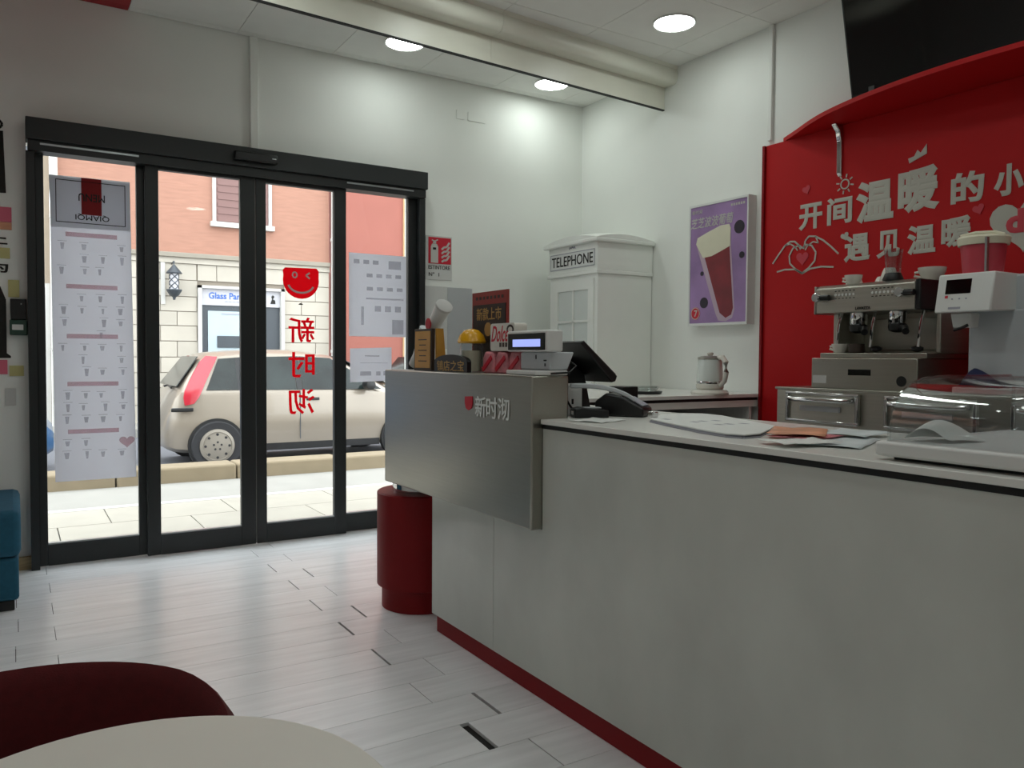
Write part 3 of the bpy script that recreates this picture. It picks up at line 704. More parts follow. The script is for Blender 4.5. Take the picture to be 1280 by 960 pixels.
# kettle
kx, ky = 3.38, 3.27
t = thing('glass_kettle', 'glass and white electric kettle on its base beside the red wall', 'kettle', (kx, ky, .942))
obj('base', B().lathe([(.105, .9425), (.108, .952), (.095, .966), (.07, .970)], (kx, ky, 0), n=32), 'porcelain', t, smooth=True)
obj('lower_band', B().lathe([(.072, .9705), (.078, .978), (.078, .998), (.074, 1.002)], (kx, ky, 0), n=32), 'porcelain', t, smooth=True)
obj('glass_body', B().lathe([(.074, 1.0025), (.075, 1.02), (.068, 1.135), (.066, 1.140)], (kx, ky, 0), n=32), 'booth_glass_white', t, smooth=True)
obj('steel_ring', B().lathe([(.0755, 1.003), (.0765, 1.008), (.0765, 1.012), (.0752, 1.016)], (kx, ky, 0), n=32), 'chrome', t, smooth=True)
obj('lid', B().lathe([(.070, 1.1405), (.070, 1.152), (.05, 1.160), (.018, 1.162)], (kx, ky, 0), n=32), 'steel_brushed', t, smooth=True)
obj('knob', B().lathe([(.012, 1.1625), (.018, 1.170), (.018, 1.178), (.008, 1.182)], (kx, ky, 0), n=16), 'porcelain', t, smooth=True)
obj('handle', B().tube([(kx, ky-.062, 1.150), (kx, ky-.095, 1.150), (kx, ky-.118, 1.125), (kx, ky-.122, 1.07), (kx, ky-.11, 1.02), (kx, ky-.078, .992)], [.014, .016, .016, .015, .014, .013], 10), 'porcelain', t, smooth=True)
# glass dish
t = thing('ashtray_dish', 'dark rimmed glass dish on the back worktop by the white booth', 'dish', (3.05, 3.46, .942))
obj('tray', B().lathe([(.09, .9425), (.10, .946), (.105, .958), (.098, .956), (.09, .950)], (3.05, 3.46, 0), n=28), 'black_plastic', t, smooth=True)
obj('bowl', B().lathe([(.065, .9585), (.085, .975), (.087, .985), (.080, .983), (.06, .965)], (3.05, 3.46, 0), n=28), 'clear_glass', t, smooth=True)
t = thing('cable_heap', 'dark heap of cables under the back worktop edge', 'cables', (2.72, 3.30, .47))
b = B().tube([(2.55+.03*i+.03*math.sin(i*2.1), 3.28+.03*math.cos(i*1.7), .885+.012*math.sin(i*2.9)-.02) for i in range(12)], .012, 8)
obj('cable', b, 'black_plastic', t, smooth=True)

# ------------------------------------------------------------------ telephone booth cabinet
BX0, BX1, BY0, BY1 = 3.235, 3.715, 4.147, 4.690
t = thing('telephone_booth_cabinet', 'white telephone booth shaped cabinet lettered TELEPHONE in the corner', 'cabinet', ((BX0+BX1)/2, (BY0+BY1)/2, 0))
P('body', t, 'white_lacquer', (BX0+.012, BX1, BY0, BY1, 0.0, 1.70), bevel=.003)
P('frieze', t, 'white_lacquer', (BX0+.004, BX1, BY0-.008, BY1+.008, 1.725, 1.905), bevel=.003)
P('moulding', t, 'white_lacquer', (BX0-.006, BX1, BY0-.014, BY1+.014, 1.700, 1.725), bevel=.005)
P('cornice', t, 'white_lacquer', (BX0-.03, BX1, BY0-.035, BY1+.035, 1.905, 1.932), bevel=.008)
rows = []
ny, nx = 12, 8
for i in range(ny+1):
    row = []
    for j in range(nx+1):
        y = BY0-.03 + (BY1-BY0+.06)*i/ny; x = BX0-.025 + (BX1-BX0+.025)*j/nx
        u = 2*i/ny-1; v = j/nx*2-1
        row.append((x, y, 1.932 + .052*(1-u*u)*.62 + .052*(1-v*v)*.62))
    rows.append(row)
b = B().grid(rows)
n0 = nx+1
edge = [i*n0 for i in range(ny+1)] + [ny*n0+j for j in range(1, nx+1)] + [i*n0+nx for i in range(ny-1, -1, -1)] + [j for j in range(nx-1, 0, -1)]
bot = len(b.v); b.v += [Vector((b.v[i].x, b.v[i].y, 1.9322)) for i in edge]
m_ = len(edge); b.f += [(edge[i], edge[(i+1) % m_], bot+(i+1) % m_, bot+i) for i in range(m_)] + [tuple(bot+i for i in range(m_))]
obj('domed_roof', b, 'white_lacquer', t, smooth=True)
P('sign_panel', t, 'white_plastic', (BX0-.001, BX0+.004, 4.165, 4.668, 1.752, 1.862))
fr = B()
for q in ((4.165, 4.668, 1.752, 1.757), (4.165, 4.668, 1.857, 1.862), (4.165, 4.169, 1.752, 1.862), (4.664, 4.668, 1.752, 1.862)): fr.box(BX0-.003, BX0-.001, *q)
obj('sign_border', fr, 'ink_grey', t)
obj('lettering', text_b('TELEPHONE', (BX0-.002, 4.417, 1.807), XR, XU, .47, .070, .001, fat=.01), 'ink_black', t)
obj('crown_emblem', stroke(B(), [(4.452, 1.885), (4.442, 1.897), (4.43, 1.888), (4.418, 1.900), (4.406, 1.888), (4.394, 1.897), (4.384, 1.885)], .006, BX0+.001, BX0+.004, 'X'), 'ink_grey', t)
dg = P('door', t, 'white_lacquer', (BX0, BX0+.0115, 4.178, 4.236, 0.06, 1.672), (BX0, BX0+.0115, 4.580, 4.652, 0.06, 1.672), (BX0, BX0+.0115, 4.236, 4.580, 1.60, 1.672), (BX0, BX0+.0115, 4.236, 4.580, 0.06, 0.20))
for zz in (1.185, 1.39, .98, .775, .57, .365): P('glazing_bar', dg, 'white_lacquer', (BX0, BX0+.0115, 4.236, 4.580, zz-.008, zz+.008))
P('glazing_bar', dg, 'white_lacquer', (BX0, BX0+.011, 4.396, 4.410, 0.20, 1.60))
for a in range(7):
    z0 = 1.398-.205*a if a else 1.398
    for c in ((4.236, 4.396), (4.410, 4.580)):
        P('pane', dg, 'booth_glass_white', (BX0+.0095, BX0+.0125, c[0], c[1], max(.20, z0), z0+.189 if a else 1.60))

# ------------------------------------------------------------------ lightbox poster
t = thing('lightbox_poster', 'purple framed lightbox poster of a tall red iced drink priced 7', 'poster', (3.69, 3.49, 1.35))
LX = 3.655
P('frame', t, 'white_plastic', (LX, XW, 3.252, 3.262, 1.350, 2.108), (LX, XW, 3.722, 3.735, 1.350, 2.108), (LX, XW, 3.262, 3.722, 1.350, 1.366), (LX, XW, 3.262, 3.722, 2.094, 2.108))
P('print', t, 'purple_print', (LX+.004, LX+.012, 3.262, 3.722, 1.366, 2.094))
xf = LX+.003
obj('cup', B().prism([(3.672, 1.860), (3.395, 1.928), (3.352, 1.44), (3.368, 1.392), (3.42, 1.372), (3.478, 1.378), (3.502, 1.42)], xf, xf+.0015, 'X'), 'cup_clear', t)
obj('drink', B().prism([(3.598, 1.772), (3.398, 1.826), (3.362, 1.45), (3.376, 1.41), (3.42, 1.392), (3.468, 1.425)], xf-.001, xf, 'X'), 'tea_red', t)
obj('foam', B().prism([(3.672, 1.862), (3.660, 1.90), (3.58, 1.925), (3.47, 1.955), (3.40, 1.955), (3.388, 1.93), (3.390, 1.824), (3.46, 1.80), (3.54, 1.776), (3.612, 1.772)], xf-.002, xf-.0005, 'X'), 'foam_cream', t)
for cy, cz, r in ((3.322, 1.928, .040), (3.600, 1.492, .034), (3.300, 1.76, .020), (3.62, 1.675, .014)):
    obj('berry', B().lathe([(r, -.001), (r, .001)], (xf, cy, cz), 'X', 14), 'berry', t)
obj('price_badge', B().lathe([(.040, -.001), (.040, .001)], (xf, 3.672, 1.428), 'X', 24), 'decal_red', t)
obj('badge_ring', stroke(B(), [(3.672+.036*math.cos(a), 1.428+.036*math.sin(a)) for a in [2*PI*i/24 for i in range(25)]], .005, xf-.0018, xf-.001, 'X'), 'decal_white', t)
obj('lettering', text_b('7', (xf-.0015, 3.668, 1.428), XR, XU, None, .042, .0006, fat=.02), 'decal_white', t)
obj('lettering', text_b('芝芝波波葡萄', (xf-.0005, 3.545, 1.992), XR, XU, .345, .066, .0006, fat=.012, skew=.12), 'white_trim', t)
obj('lettering', text_b('新时沏', (xf, 3.668, 2.062), XR, XU, .085, .026, .0006), 'decal_white', t)
g = B()
for i in range(6): g.box(xf-.0005, xf+.001, 3.390-.019*i, 3.378-.019*i, 2.060, 2.074)
obj('small_print', g, 'decal_white', t)['kind'] = 'stuff'

# ------------------------------------------------------------------ red wall with canopy shelf
RX = 3.70
rw = P('red_wall_panel', None, 'red_wall', (RX, XW+.001, -0.6, 3.182, 0.0, 2.372)); rw['label'] = 'red wall panel behind the coffee machine'; rw.name = 'trim_7'; rw['kind'] = 'structure'
P('panel_edge', rw, 'red_plinth', (RX-.014, RX, 3.168, 3.184, 0.0, 2.372))
xd = RX-.001
def wchar(ch, y, z, w_, h_, fat=.035, rot=0):
    a = math.radians(rot); R_ = (0, -math.cos(a), math.sin(a)); U_ = (0, math.sin(a), math.cos(a))
    obj('character', text_b(ch, (xd-.0015, y, z), R_, U_, w_, h_, .0015, fat=fat), 'decal_white', rw)
wchar('开', 2.855, 1.924, .150, .143); wchar('间', 2.675, 1.930, .150, .143)
wchar('温', 2.474, 1.948, .208, .212, .045); wchar('暖', 2.243, 1.966, .210, .215, .045)
wchar('的', 2.011, 1.936, .150, .142, .04); wchar('小', 1.832, 1.937, .125, .138, .05)
wchar('遇', 2.567, 1.722, .150, .143); wchar('见', 2.394, 1.721, .125, .137); wchar('温', 2.224, 1.724, .142, .141, .04); wchar('暖', 2.055, 1.740, .142, .140, .04)
def heart(cy, cz, r, name, m, x0=xd-.003, rot=0.0):
    pts = []
    for i in range(30):
        a = 2*PI*i/30; u = 16*math.sin(a)**3/16; v = (13*math.cos(a)-5*math.cos(2*a)-2*math.cos(3*a)-math.cos(4*a))/16
        pts.append((cy-r*(u*math.cos(rot)-v*math.sin(rot)), cz+r*(u*math.sin(rot)+v*math.cos(rot))))
    return obj(name, B().prism(pts, x0, x0+.002, 'X'), m, rw)
heart(1.780, 1.745, .125, 'heart_shape', 'decal_white', rot=.12)
obj('character', text_b('d', (xd-.005, 1.800, 1.752), XR, XU, .075, .105, .0012, fat=.05), 'decal_pink', rw)
heart(2.884, 2.074, .026, 'small_heart', 'decal_pink', rot=.3); heart(1.958, 1.828, .026, 'small_heart', 'decal_pink', rot=.3)
heart(2.902, 1.703, .040, 'small_heart', 'decal_pink'); heart(2.639, 1.790, .024, 'small_heart', 'decal_white', rot=.3)
heart(2.395, 1.575, .026, 'small_heart', 'decal_pink')
obj('crown_shape', B().prism([(2.292, 2.098), (2.298, 2.122), (2.268, 2.128), (2.252, 2.155), (2.236, 2.138), (2.206, 2.175), (2.205, 2.128)], xd-.003, xd-.001, 'X'), 'decal_white', rw)
g = stroke(B(), [(2.645+.024*math.cos(a), 2.062+.024*math.sin(a)) for a in [2*PI*i/16 for i in range(17)]], .007, xd-.003, xd-.001, 'X')
for i in range(8):
    a = PI*i/4+.2; stroke(g, [(2.645+.034*math.cos(a), 2.062+.034*math.sin(a)), (2.645+.052*math.cos(a), 2.062+.052*math.sin(a))], .007, xd-.003, xd-.001, 'X')
obj('sun_outline', g, 'decal_white', rw)
def outline(pts, wd=.009):
    obj('hand_outline', stroke(B(), pts, wd, xd-.003, xd-.001, 'X'), 'decal_white', rw)
outline([(3.105, 1.690), (3.06, 1.742), (3.02, 1.785), (2.985, 1.803), (2.955, 1.800), (2.93, 1.778), (2.914, 1.752)])
outline([(3.02, 1.785), (2.985, 1.790), (2.952, 1.770), (2.935, 1.748)], .007)
outline([(2.675, 1.703), (2.72, 1.745), (2.77, 1.785), (2.82, 1.812), (2.862, 1.818), (2.885, 1.795), (2.895, 1.752)])
outline([(2.82, 1.812), (2.80, 1.775), (2.835, 1.785), (2.872, 1.765), (2.885, 1.745)], .007)
outline([(2.902, 1.758), (2.925, 1.775), (2.965, 1.765), (2.99, 1.725), (2.985, 1.68), (2.945, 1.645), (2.902, 1.620), (2.86, 1.645), (2.822, 1.68), (2.815, 1.725), (2.842, 1.765), (2.88, 1.775), (2.902, 1.758)])
outline([(3.074, 1.641), (3.02, 1.650), (2.95, 1.645), (2.902, 1.618), (2.85, 1.640), (2.78, 1.645), (2.703, 1.636)])
# canopy shelf: bowed front edge
ZS0, ZS1 = 2.374, 2.396
ctl = [(3.80, 3.20), (3.715, 3.06), (3.633, 2.909), (3.546, 2.755), (3.480, 2.610), (3.422, 2.419), (3.374, 2.184), (3.350, 1.919), (3.360, 1.62), (3.39, 1.36), (3.45, 1.10), (3.53, .90), (3.63, .72), (3.715, .60), (3.78, .52)]
cur = []
for i in range(1, len(ctl)-2):
    p0, p1, p2, p3 = (Vector(q) for q in ctl[i-1:i+3])
    for k_ in range(6):
        u = k_/6; cur.append(tuple(.5*((2*p1)+(p2-p0)*u+(2*p0-5*p1+4*p2-p3)*u*u+(3*p1-p0-3*p2+p3)*u**3)))
cur.append(ctl[-2])
t = thing('canopy_shelf', 'red bow fronted shelf above the red wall', 'shelf', (3.6, 1.9, ZS0))
obj('board', B().prism(cur + [(XW, .60), (XW, 3.06)], ZS0, ZS1, 'Z'), 'red_wall', t)
for a, nm in ((2.676, 'bracket'), (1.2, 'bracket')):
    br = obj(nm, B().prism([(RX-.001, ZS0), (3.635, ZS0), (3.64, ZS0-.012), (3.668, ZS0-.035), (3.682, ZS0-.09), (3.685, 2.12), (RX-.001, 2.105)], a-.014, a+.014, 'Y'), 'chrome', t, bevel=.004)
# television standing on the shelf, leaning forward
place(3.50, 1.86, ZS1+.012)
t = thing('television', 'black flat television leaning forward above the red shelf', 'television', (0, 0, -.011))
tl = math.radians(12)
def tv(x, z): return (x*math.cos(tl) - z*math.sin(tl), z*math.cos(tl) + x*math.sin(tl))
obj('panel', B().prism([tv(0, 0.012), tv(.035, 0.012), tv(.035, .63), tv(0, .63)], -.615, .615, 'Y'), 'black_plastic', t, bevel=.003)
obj('screen', B().prism([tv(-.002, .024), tv(.0, .024), tv(.0, .62), tv(-.002, .62)], -.605, .605, 'Y'), 'black_gloss', t)
obj('rear_housing', B().prism([tv(.035, .10), tv(.075, .14), tv(.075, .45), tv(.035, .5)], -.35, .35, 'Y'), 'black_plastic', t)
for s_ in (-.45, .45): P('foot', t, 'black_plastic', (-.09, .10, s_-.015, s_+.015, -.011, .014))
P('wall_arm', t, 'black_plastic', (-.04, .21, -.04, .04, .26, .30))
setT()

# ------------------------------------------------------------------ steel drawer cabinet and espresso machine
t = thing('steel_drawer_cabinet', 'stainless steel drawer cabinet under the coffee machine', 'cabinet', (3.36, 1.4, 0))
P('body', t, 'steel_brushed', (3.056, 3.68, 0.15, 2.525, 0.03, 1.005))
P('top_sheet', t, 'steel', (3.046, 3.69, 0.145, 2.532, 1.005, 1.017), bevel=.003)
for i in range(4):
    yc = 2.275-.493*i
    d = P('drawer', t, 'steel_brushed', (3.046, 3.056, yc-.187, yc+.187, .862, .998), bevel=.004)
    rec = B()
    for q in ((yc-.187, yc+.187, .862, .874), (yc-.187, yc+.187, .986, .998), (yc-.187, yc-.172, .874, .986), (yc+.172, yc+.187, .874, .986)): rec.box(3.034, 3.047, *q)
    obj('drawer_rim', rec, 'chrome', d, bevel=.003)
    obj('handle', B().tube([(3.04, yc+.155, .968), (3.018, yc+.150, .968), (3.012, yc+.12, .966), (3.012, yc-.12, .966), (3.018, yc-.150, .968), (3.04, yc-.155, .968)], .011, 10), 'chrome', d, smooth=True)
    if i < 2: P('paper_label', d, 'paper_white', (3.036, 3.046, yc-.095, yc+.108, .914, .938))
    lo = P('drawer', t, 'steel_brushed', (3.046, 3.056, yc-.187, yc+.187, .45, .845), bevel=.004)
t = thing('espresso_machine', 'two group stainless espresso machine against the red wall', 'coffee machine', (3.35, 2.1, 1.017))
P('knock_box', t, 'steel', (3.085, 3.60, 1.858, 2.360, 1.0175, 1.152), bevel=.003)
P('control_window', t, 'black_gloss', (3.0835, 3.086, 2.064, 2.172, 1.078, 1.104))
P('sticker', t, 'note_white', (3.0835, 3.086, 2.282, 2.352, 1.040, 1.074))
obj('brand_emblem', B().lathe([(.022, 0), (.022, .002)], (3.0835, 1.925, 1.058), 'X', 18), 'black_plastic', t)
P('drip_tray', t, 'steel', (3.11, 3.55, 1.835, 2.335, 1.1525, 1.175), bevel=.003)
P('back_panel', t, 'steel_brushed', (3.36, 3.56, 1.82, 2.31, 1.175, 1.358))
P('splash_plate', t, 'steel', (3.34, 3.36, 1.93, 2.22, 1.19, 1.33), bevel=.002)
P('side_cheek', t, 'steel_brushed', (3.17, 3.56, 2.285, 2.312, 1.175, 1.358), bevel=.004)
P('side_cheek', t, 'steel_brushed', (3.17, 3.56, 1.815, 1.835, 1.175, 1.358), bevel=.004)
obj('head', B().prism([(3.10, 1.352), (3.56, 1.352), (3.56, 1.478), (3.122, 1.478), (3.098, 1.462)], 1.885, 2.354, 'Y'), 'steel_brushed', t, bevel=.004)
P('head_end', t, 'black_plastic', (3.10, 3.56, 1.862, 1.8845, 1.350, 1.476), bevel=.005)
P('head_end', t, 'steel', (3.10, 3.56, 2.3545, 2.366, 1.350, 1.476), bevel=.004)
for yc, s_ in ((2.335, 1), (1.938, -1)):
    kb = obj('steam_knob', B().lathe([(.017, 0), (.020, -.012), (.020, -.030), (.016, -.034)], (3.098, yc, 1.424), 'X', 18), 'chrome', t, smooth=True)
    obj('knob_stem', B().tube([(3.085, yc-.012*s_ if s_ > 0 else yc-.008, 1.423), (3.085, yc-.058, 1.421)], .013, 12), 'black_plastic', kb, smooth=True)
for yc in (2.206, 2.027):
    lit = B(); dk = B()
    for i in range(6):
        y = yc+.045-.018*i
        lit.lathe([(.0055, 0), (.0055, -.004)], (3.0985, y, 1.431), 'X', 8); dk.box(3.0965, 3.099, y-.004, y+.004, 1.446, 1.450); dk.box(3.0965, 3.099, y-.004, y+.004, 1.414, 1.417)
    obj('button_row', lit, 'white_plastic', t)['kind'] = 'stuff'; obj('button_icons', dk, 'black_plastic', t)['kind'] = 'stuff'
obj('lettering', text_b('LAVAZZA', (3.0965, 2.116, 1.368), XR, XU, .072, .013, .001, fat=.02), 'ink_black', t)
for yc in (2.182, 1.998):
    gh = obj('group_head', B().lathe([(.036, 1.351), (.036, 1.302), (.033, 1.298)], (3.165, yc, 0), n=24), 'chrome', t, smooth=True)
    obj('portafilter', B().lathe([(.036, 1.2975), (.038, 1.285), (.034, 1.270), (.012, 1.262)], (3.165, yc, 0), n=24), 'black_plastic', gh, smooth=True)
    obj('portafilter_handle', B().tube([(3.15, yc-.02, 1.283), (3.10, yc-.075, 1.279), (3.055, yc-.105, 1.262)], [.010, .013, .014], 10), 'black_plastic', gh, smooth=True)
for yc in (2.255, 2.09, 1.875):
    obj('steam_wand', B().tube([(3.15, yc, 1.355), (3.13, yc, 1.30), (3.12, yc+.004, 1.20)], .006, 8), 'chrome', t, smooth=True)
obj('tap', B().lathe([(.006, 1.180), (.024, 1.186), (.024, 1.198), (.012, 1.205)], (3.15, 2.085, 0), n=16), 'black_plastic', t, smooth=True)
obj('tap', B().lathe([(.006, 1.180), (.024, 1.186), (.024, 1.198), (.012, 1.205)], (3.15, 1.90, 0), n=16), 'black_plastic', t, smooth=True)
def cup(x, y, z, r, h, label, m='porcelain', flip=False, rz=0.0, handle=True):
    place(x, y, z, rz)
    t = thing('coffee_cup', label, 'cup', (0, 0, 0), 'cups on the coffee machine')
    pr = [(r*.55, 0), (r*.72, h*.25), (r*.95, h*.7), (r, h), (r*.93, h), (r*.6, h*.25), (.004, h*.12)]
    if flip: pr = [(r, 0), (r*.95, h*.3), (r*.72, h*.75), (r*.55, h), (.004, h)]
    obj('bowl', B().lathe(pr, n=24), m, t, smooth=True)
    if handle: obj('handle', B().tube([(0, r*.85, h*.75), (0, r*1.35, h*.72), (0, r*1.4, h*.45), (0, r*.75, h*.3)], .0055, 8), m, t, smooth=True)
    setT(); return t
cup(3.17, 2.215, 1.4785, .038, .042, 'white cup on the front left of the coffee machine top')
cup(3.30, 2.30, 1.4785, .040, .055, 'upside down white cup at the rear left of the machine top', flip=True, handle=False)
cup(3.36, 2.20, 1.4785, .038, .045, 'white cup behind the front left cup on the machine', flip=True, handle=False)
cup(3.22, 2.075, 1.4785, .040, .065, 'tall upside down white cup left of the plastic tumbler', flip=True, handle=False)
cup(3.27, 1.915, 1.4785, .055, .055, 'wide white cup with handle at the right of the machine top')
cup(3.14, 2.255, 1.1755, .036, .040, 'white cup with handle standing on the drip tray')
t = thing('dark_cup', 'dark mug beside the white cup on the drip tray', 'mug', (3.14, 2.165, 1.1755))
obj('bowl', B().lathe([(.030, 1.1755), (.034, 1.18), (.034, 1.215), (.030, 1.215), (.028, 1.182)], (3.14, 2.17, 0), n=24), 'wood_dark', t, smooth=True)
t = thing('plastic_tumbler', 'tall clear plastic tumbler on top of the coffee machine', 'tumbler', (3.16, 2.02, 1.4785))
obj('stand', B().lathe([(.04, 1.4785), (.042, 1.486), (.034, 1.505), (.032, 1.512)], (3.16, 2.02, 0), n=20), 'black_plastic', t, smooth=True)
obj('wall', B().lathe([(.030, 1.5125), (.037, 1.612), (.035, 1.612), (.028, 1.516)], (3.16, 2.02, 0), n=24), 'clear_glass', t, smooth=True)

# white syrup dispenser with a pink bucket on top
t = thing('syrup_dispenser', 'white automatic dispenser with a black display beside the coffee machine', 'dispenser', (3.25, 1.62, 1.017))
P('column', t, 'dispenser_grey', (3.160, 3.50, 1.475, 1.700, 1.045, 1.34), bevel=.008)
P('side_body', t, 'dispenser_grey', (3.165, 3.52, 1.440, 1.690, 1.0175, 1.470), bevel=.010)
obj('head', B().prism([(2.985, 1.325), (3.20, 1.335), (3.20, 1.472), (3.015, 1.472)], 1.530, 1.738, 'Y'), 'white_plastic', t, bevel=.006)
sl = (3.015-2.985)/(1.472-1.325)
def hx_(z, o): return 2.985+(z-1.325)*sl-o
obj('display', B().prism([(hx_(1.396, .0015), 1.396), (hx_(1.396, -.001), 1.396), (hx_(1.450, -.001), 1.450), (hx_(1.450, .0015), 1.450)], 1.610, 1.704, 'Y'), 'black_gloss', t)
obj('red_button', B().prism([(hx_(1.380, .0015), 1.380), (hx_(1.380, -.001), 1.380), (hx_(1.390, -.001), 1.390), (hx_(1.390, .0015), 1.390)], 1.692, 1.703, 'Y'), 'decal_red', t)
g = B()
for y in (1.672, 1.645, 1.620): g.prism([(hx_(1.374, .0015), 1.374), (hx_(1.374, -.001), 1.374), (hx_(1.379, -.001), 1.379), (hx_(1.379, .0015), 1.379)], y, y+.006, 'Y')
g.prism([(hx_(1.338, .0015), 1.338), (hx_(1.338, -.001), 1.338), (hx_(1.346, -.001), 1.346), (hx_(1.346, .0015), 1.346)], 1.640, 1.685, 'Y')
obj('key_marks', g, 'ink_grey', t)
obj('spout', B().prism([(3.03, 1.3245), (3.10, 1.3245), (3.09, 1.27), (3.05, 1.27)], 1.625, 1.700, 'Y'), 'white_plastic', t, bevel=.004)
obj('nozzle_lever', B().tube([(3.06, 1.70, 1.262), (3.05, 1.665, 1.270), (3.045, 1.640, 1.280)], .006, 8), 'black_plastic', t, smooth=True)
P('drip_base', t, 'white_plastic', (3.06, 3.52, 1.470, 1.705, 1.0175, 1.045), bevel=.006)
v = B()
for i in range(3): v.tube([(3.22+.025*i, 1.4385, 1.425), (3.225+.025*i, 1.4385, 1.40), (3.235+.025*i, 1.4385, 1.375)], .004, 6)
for i in range(3): v.tube([(3.22+.025*i, 1.4385, 1.14), (3.225+.025*i, 1.4385, 1.115), (3.235+.025*i, 1.4385, 1.09)], .004, 6)
obj('vent_slots', v, 'black_plastic', t, smooth=True)
t = thing('pink_bucket', 'pink plastic bucket with a cream lid on top of the dispenser', 'bucket', (3.10, 1.605, 1.473))
bxk, byk = 3.12, 1.63
obj('pail', B().lathe([(.066, 1.4725), (.068, 1.478), (.078, 1.580)], (bxk, byk, 0), n=32), 'pink_plastic', t, smooth=True)
obj('lid', B().lathe([(.086, 1.5805), (.088, 1.592), (.090, 1.606), (.084, 1.614), (.05, 1.618), (.01, 1.616)], (bxk, byk, 0), n=32), 'foam_cream', t, smooth=True)
obj('lid_clip', B().tube([(bxk-.05, byk+.06, 1.616), (bxk-.02, byk+.02, 1.628), (bxk, byk-.04, 1.626), (bxk+.01, byk-.07, 1.614)], .008, 8), 'foam_cream', t, smooth=True)
P('strap', t, 'aluminium', (bxk-.095, bxk-.080, byk-.062, byk-.054, 1.474, 1.600))
b = B().grid([[(3.085+.02*math.sin(i*.9+j), 1.690-.022*i, 1.0465+[.0, .055, .085, .07, .06, .04, .02, 0][i]*[0, .7, 1, .6, 0][j]) for j in range(5)] for i in range(8)])
for i, row in enumerate(range(8)):
    for j in range(5): b.v[i*5+j].x = 3.062+.0225*j
tag(obj('cleaning_cloth', b, 'cloth_blue', None, solid=.004, sub=1), 'dark blue cloth crumpled at the foot of the white dispenser', 'cloth')

# ------------------------------------------------------------------ table, red chair, blue bench in the foreground
tx, ty = 0.091, 0.877
t = thing('round_table', 'white round cafe table in the near left corner', 'table', (tx, ty, 0))
obj('top', B().lathe([(.272, .632), (.280, .638), (.280, .655), (.275, .660)], (tx, ty, 0), n=72), 'table_white', t, smooth=True)
obj('column', B().lathe([(.03, .03), (.03, .6315)], (tx, ty, 0), n=20), 'steel_brushed', t, smooth=True)
obj('foot', B().lathe([(.20, .001), (.20, .012), (.05, .025), (.032, .032)], (tx, ty, 0), n=36), 'steel_brushed', t, smooth=True)
cx_, cy_ = -0.020, 1.215
t = thing('red_tub_chair', 'dark red upholstered tub chair behind the white table', 'chair', (cx_, cy_, 0))
rows = []
for i in range(37):
    a = math.radians(-28 + 236*i/36); u = abs(math.degrees(a)-90)/118
    top = .642 - .13*max(0, u-.50)**1.5
    ro, ri = .300, .262
    row = []
    for (r, z) in ((ro-.03, .30), (ro-.012, .38), (ro, top-.08), (ro-.002, top-.025), (ro-.014, top-.005), ((ro+ri)/2, top), (ri+.012, top-.006), (ri, top-.03), (ri-.004, .42), (ri-.004, .30)):
        row.append((cx_+r*math.cos(a), cy_+r*math.sin(a), z))
    rows.append(row)
b = B().grid(rows, close=True); n_ = 10
b.f += [tuple(range(n_)), tuple(len(b.v)-n_+i for i in range(n_-1, -1, -1))]
obj('backrest', b, 'red_fabric', t, smooth=True)
obj('seat', B().lathe([(.22, .30), (.235, .32), (.235, .39), (.215, .412), (.05, .42)], (cx_, cy_, 0), n=36), 'red_fabric', t, smooth=True)
for sx in (-1, 1):
    for sy in (-1, 1): obj('leg', B().tube([(cx_+.13*sx, cy_+.13*sy, .30), (cx_+.18*sx, cy_+.18*sy, .002)], [.016, .011], 12), 'black_plastic', t, smooth=True)
t = thing('blue_bench', 'teal blue upholstered bench at the left edge by the door', 'bench', (-.35, 4.48, 0))
P('seat_cushion', t, 'blue_fabric', (-.75, .018, 4.155, 4.86, .240, .450), bevel=.03)
P('base_box', t, 'blue_fabric', (-.745, .008, 4.165, 4.85, .045, .238), bevel=.015)
for x in (-.70, -.04):
    for y in (4.20, 4.80): P('foot', t, 'black_plastic', (x-.03, x+.03, y-.03, y+.03, .001, .045), bevel=.004)

# ------------------------------------------------------------------ the street outside
P('sidewalk', None, 'sidewalk_grey', (-14, 22, 5.22, 8.30, -.25, -.125), kind='structure')
for ob_ in (P('door_sill', None, 'sidewalk_cream', (0.05, 2.38, 4.975, 5.30, -.10, -.002), kind='structure'),): ob_.name = 'trim_8'
sw = bpy.data.objects['sidewalk']
yy = 5.30
for r_, dpt in enumerate((.62, .62, .62)):
    x = -3.0 - .35*(r_ % 2)
    while x < 7.0:
        P('paving_slab', sw, 'sidewalk_cream', (x+.004, x+.896, yy+.004, yy+dpt-.004, -.125, -.100)); x += .90
    yy += dpt
P('paving_edge', sw, 'white_trim', (-14, 22, yy, yy+.10, -.125, -.098))
P('asphalt_strip', sw, 'sidewalk_grey', (-14, 22, yy+.10, 8.27, -.125, -.100))
kr = group_root('kerb', (1.5, 8.45, -.2), 'raised stone kerb between pavement and road')
x = -8.0
while x < 16:
    P('kerb_stone', kr, 'kerb', (x+.006, x+1.094, 8.27, 8.62, -.20, .050), bevel=.02); x += 1.1
P('road', None, 'asphalt', (-30, 40, 8.60, 14.6, -.30, -.21), kind='structure')
P('far_sidewalk', None, 'sidewalk_grey', (-30, 40, 14.2, 15.6, -.25, -.08), kind='structure').name = 'pavement_far'

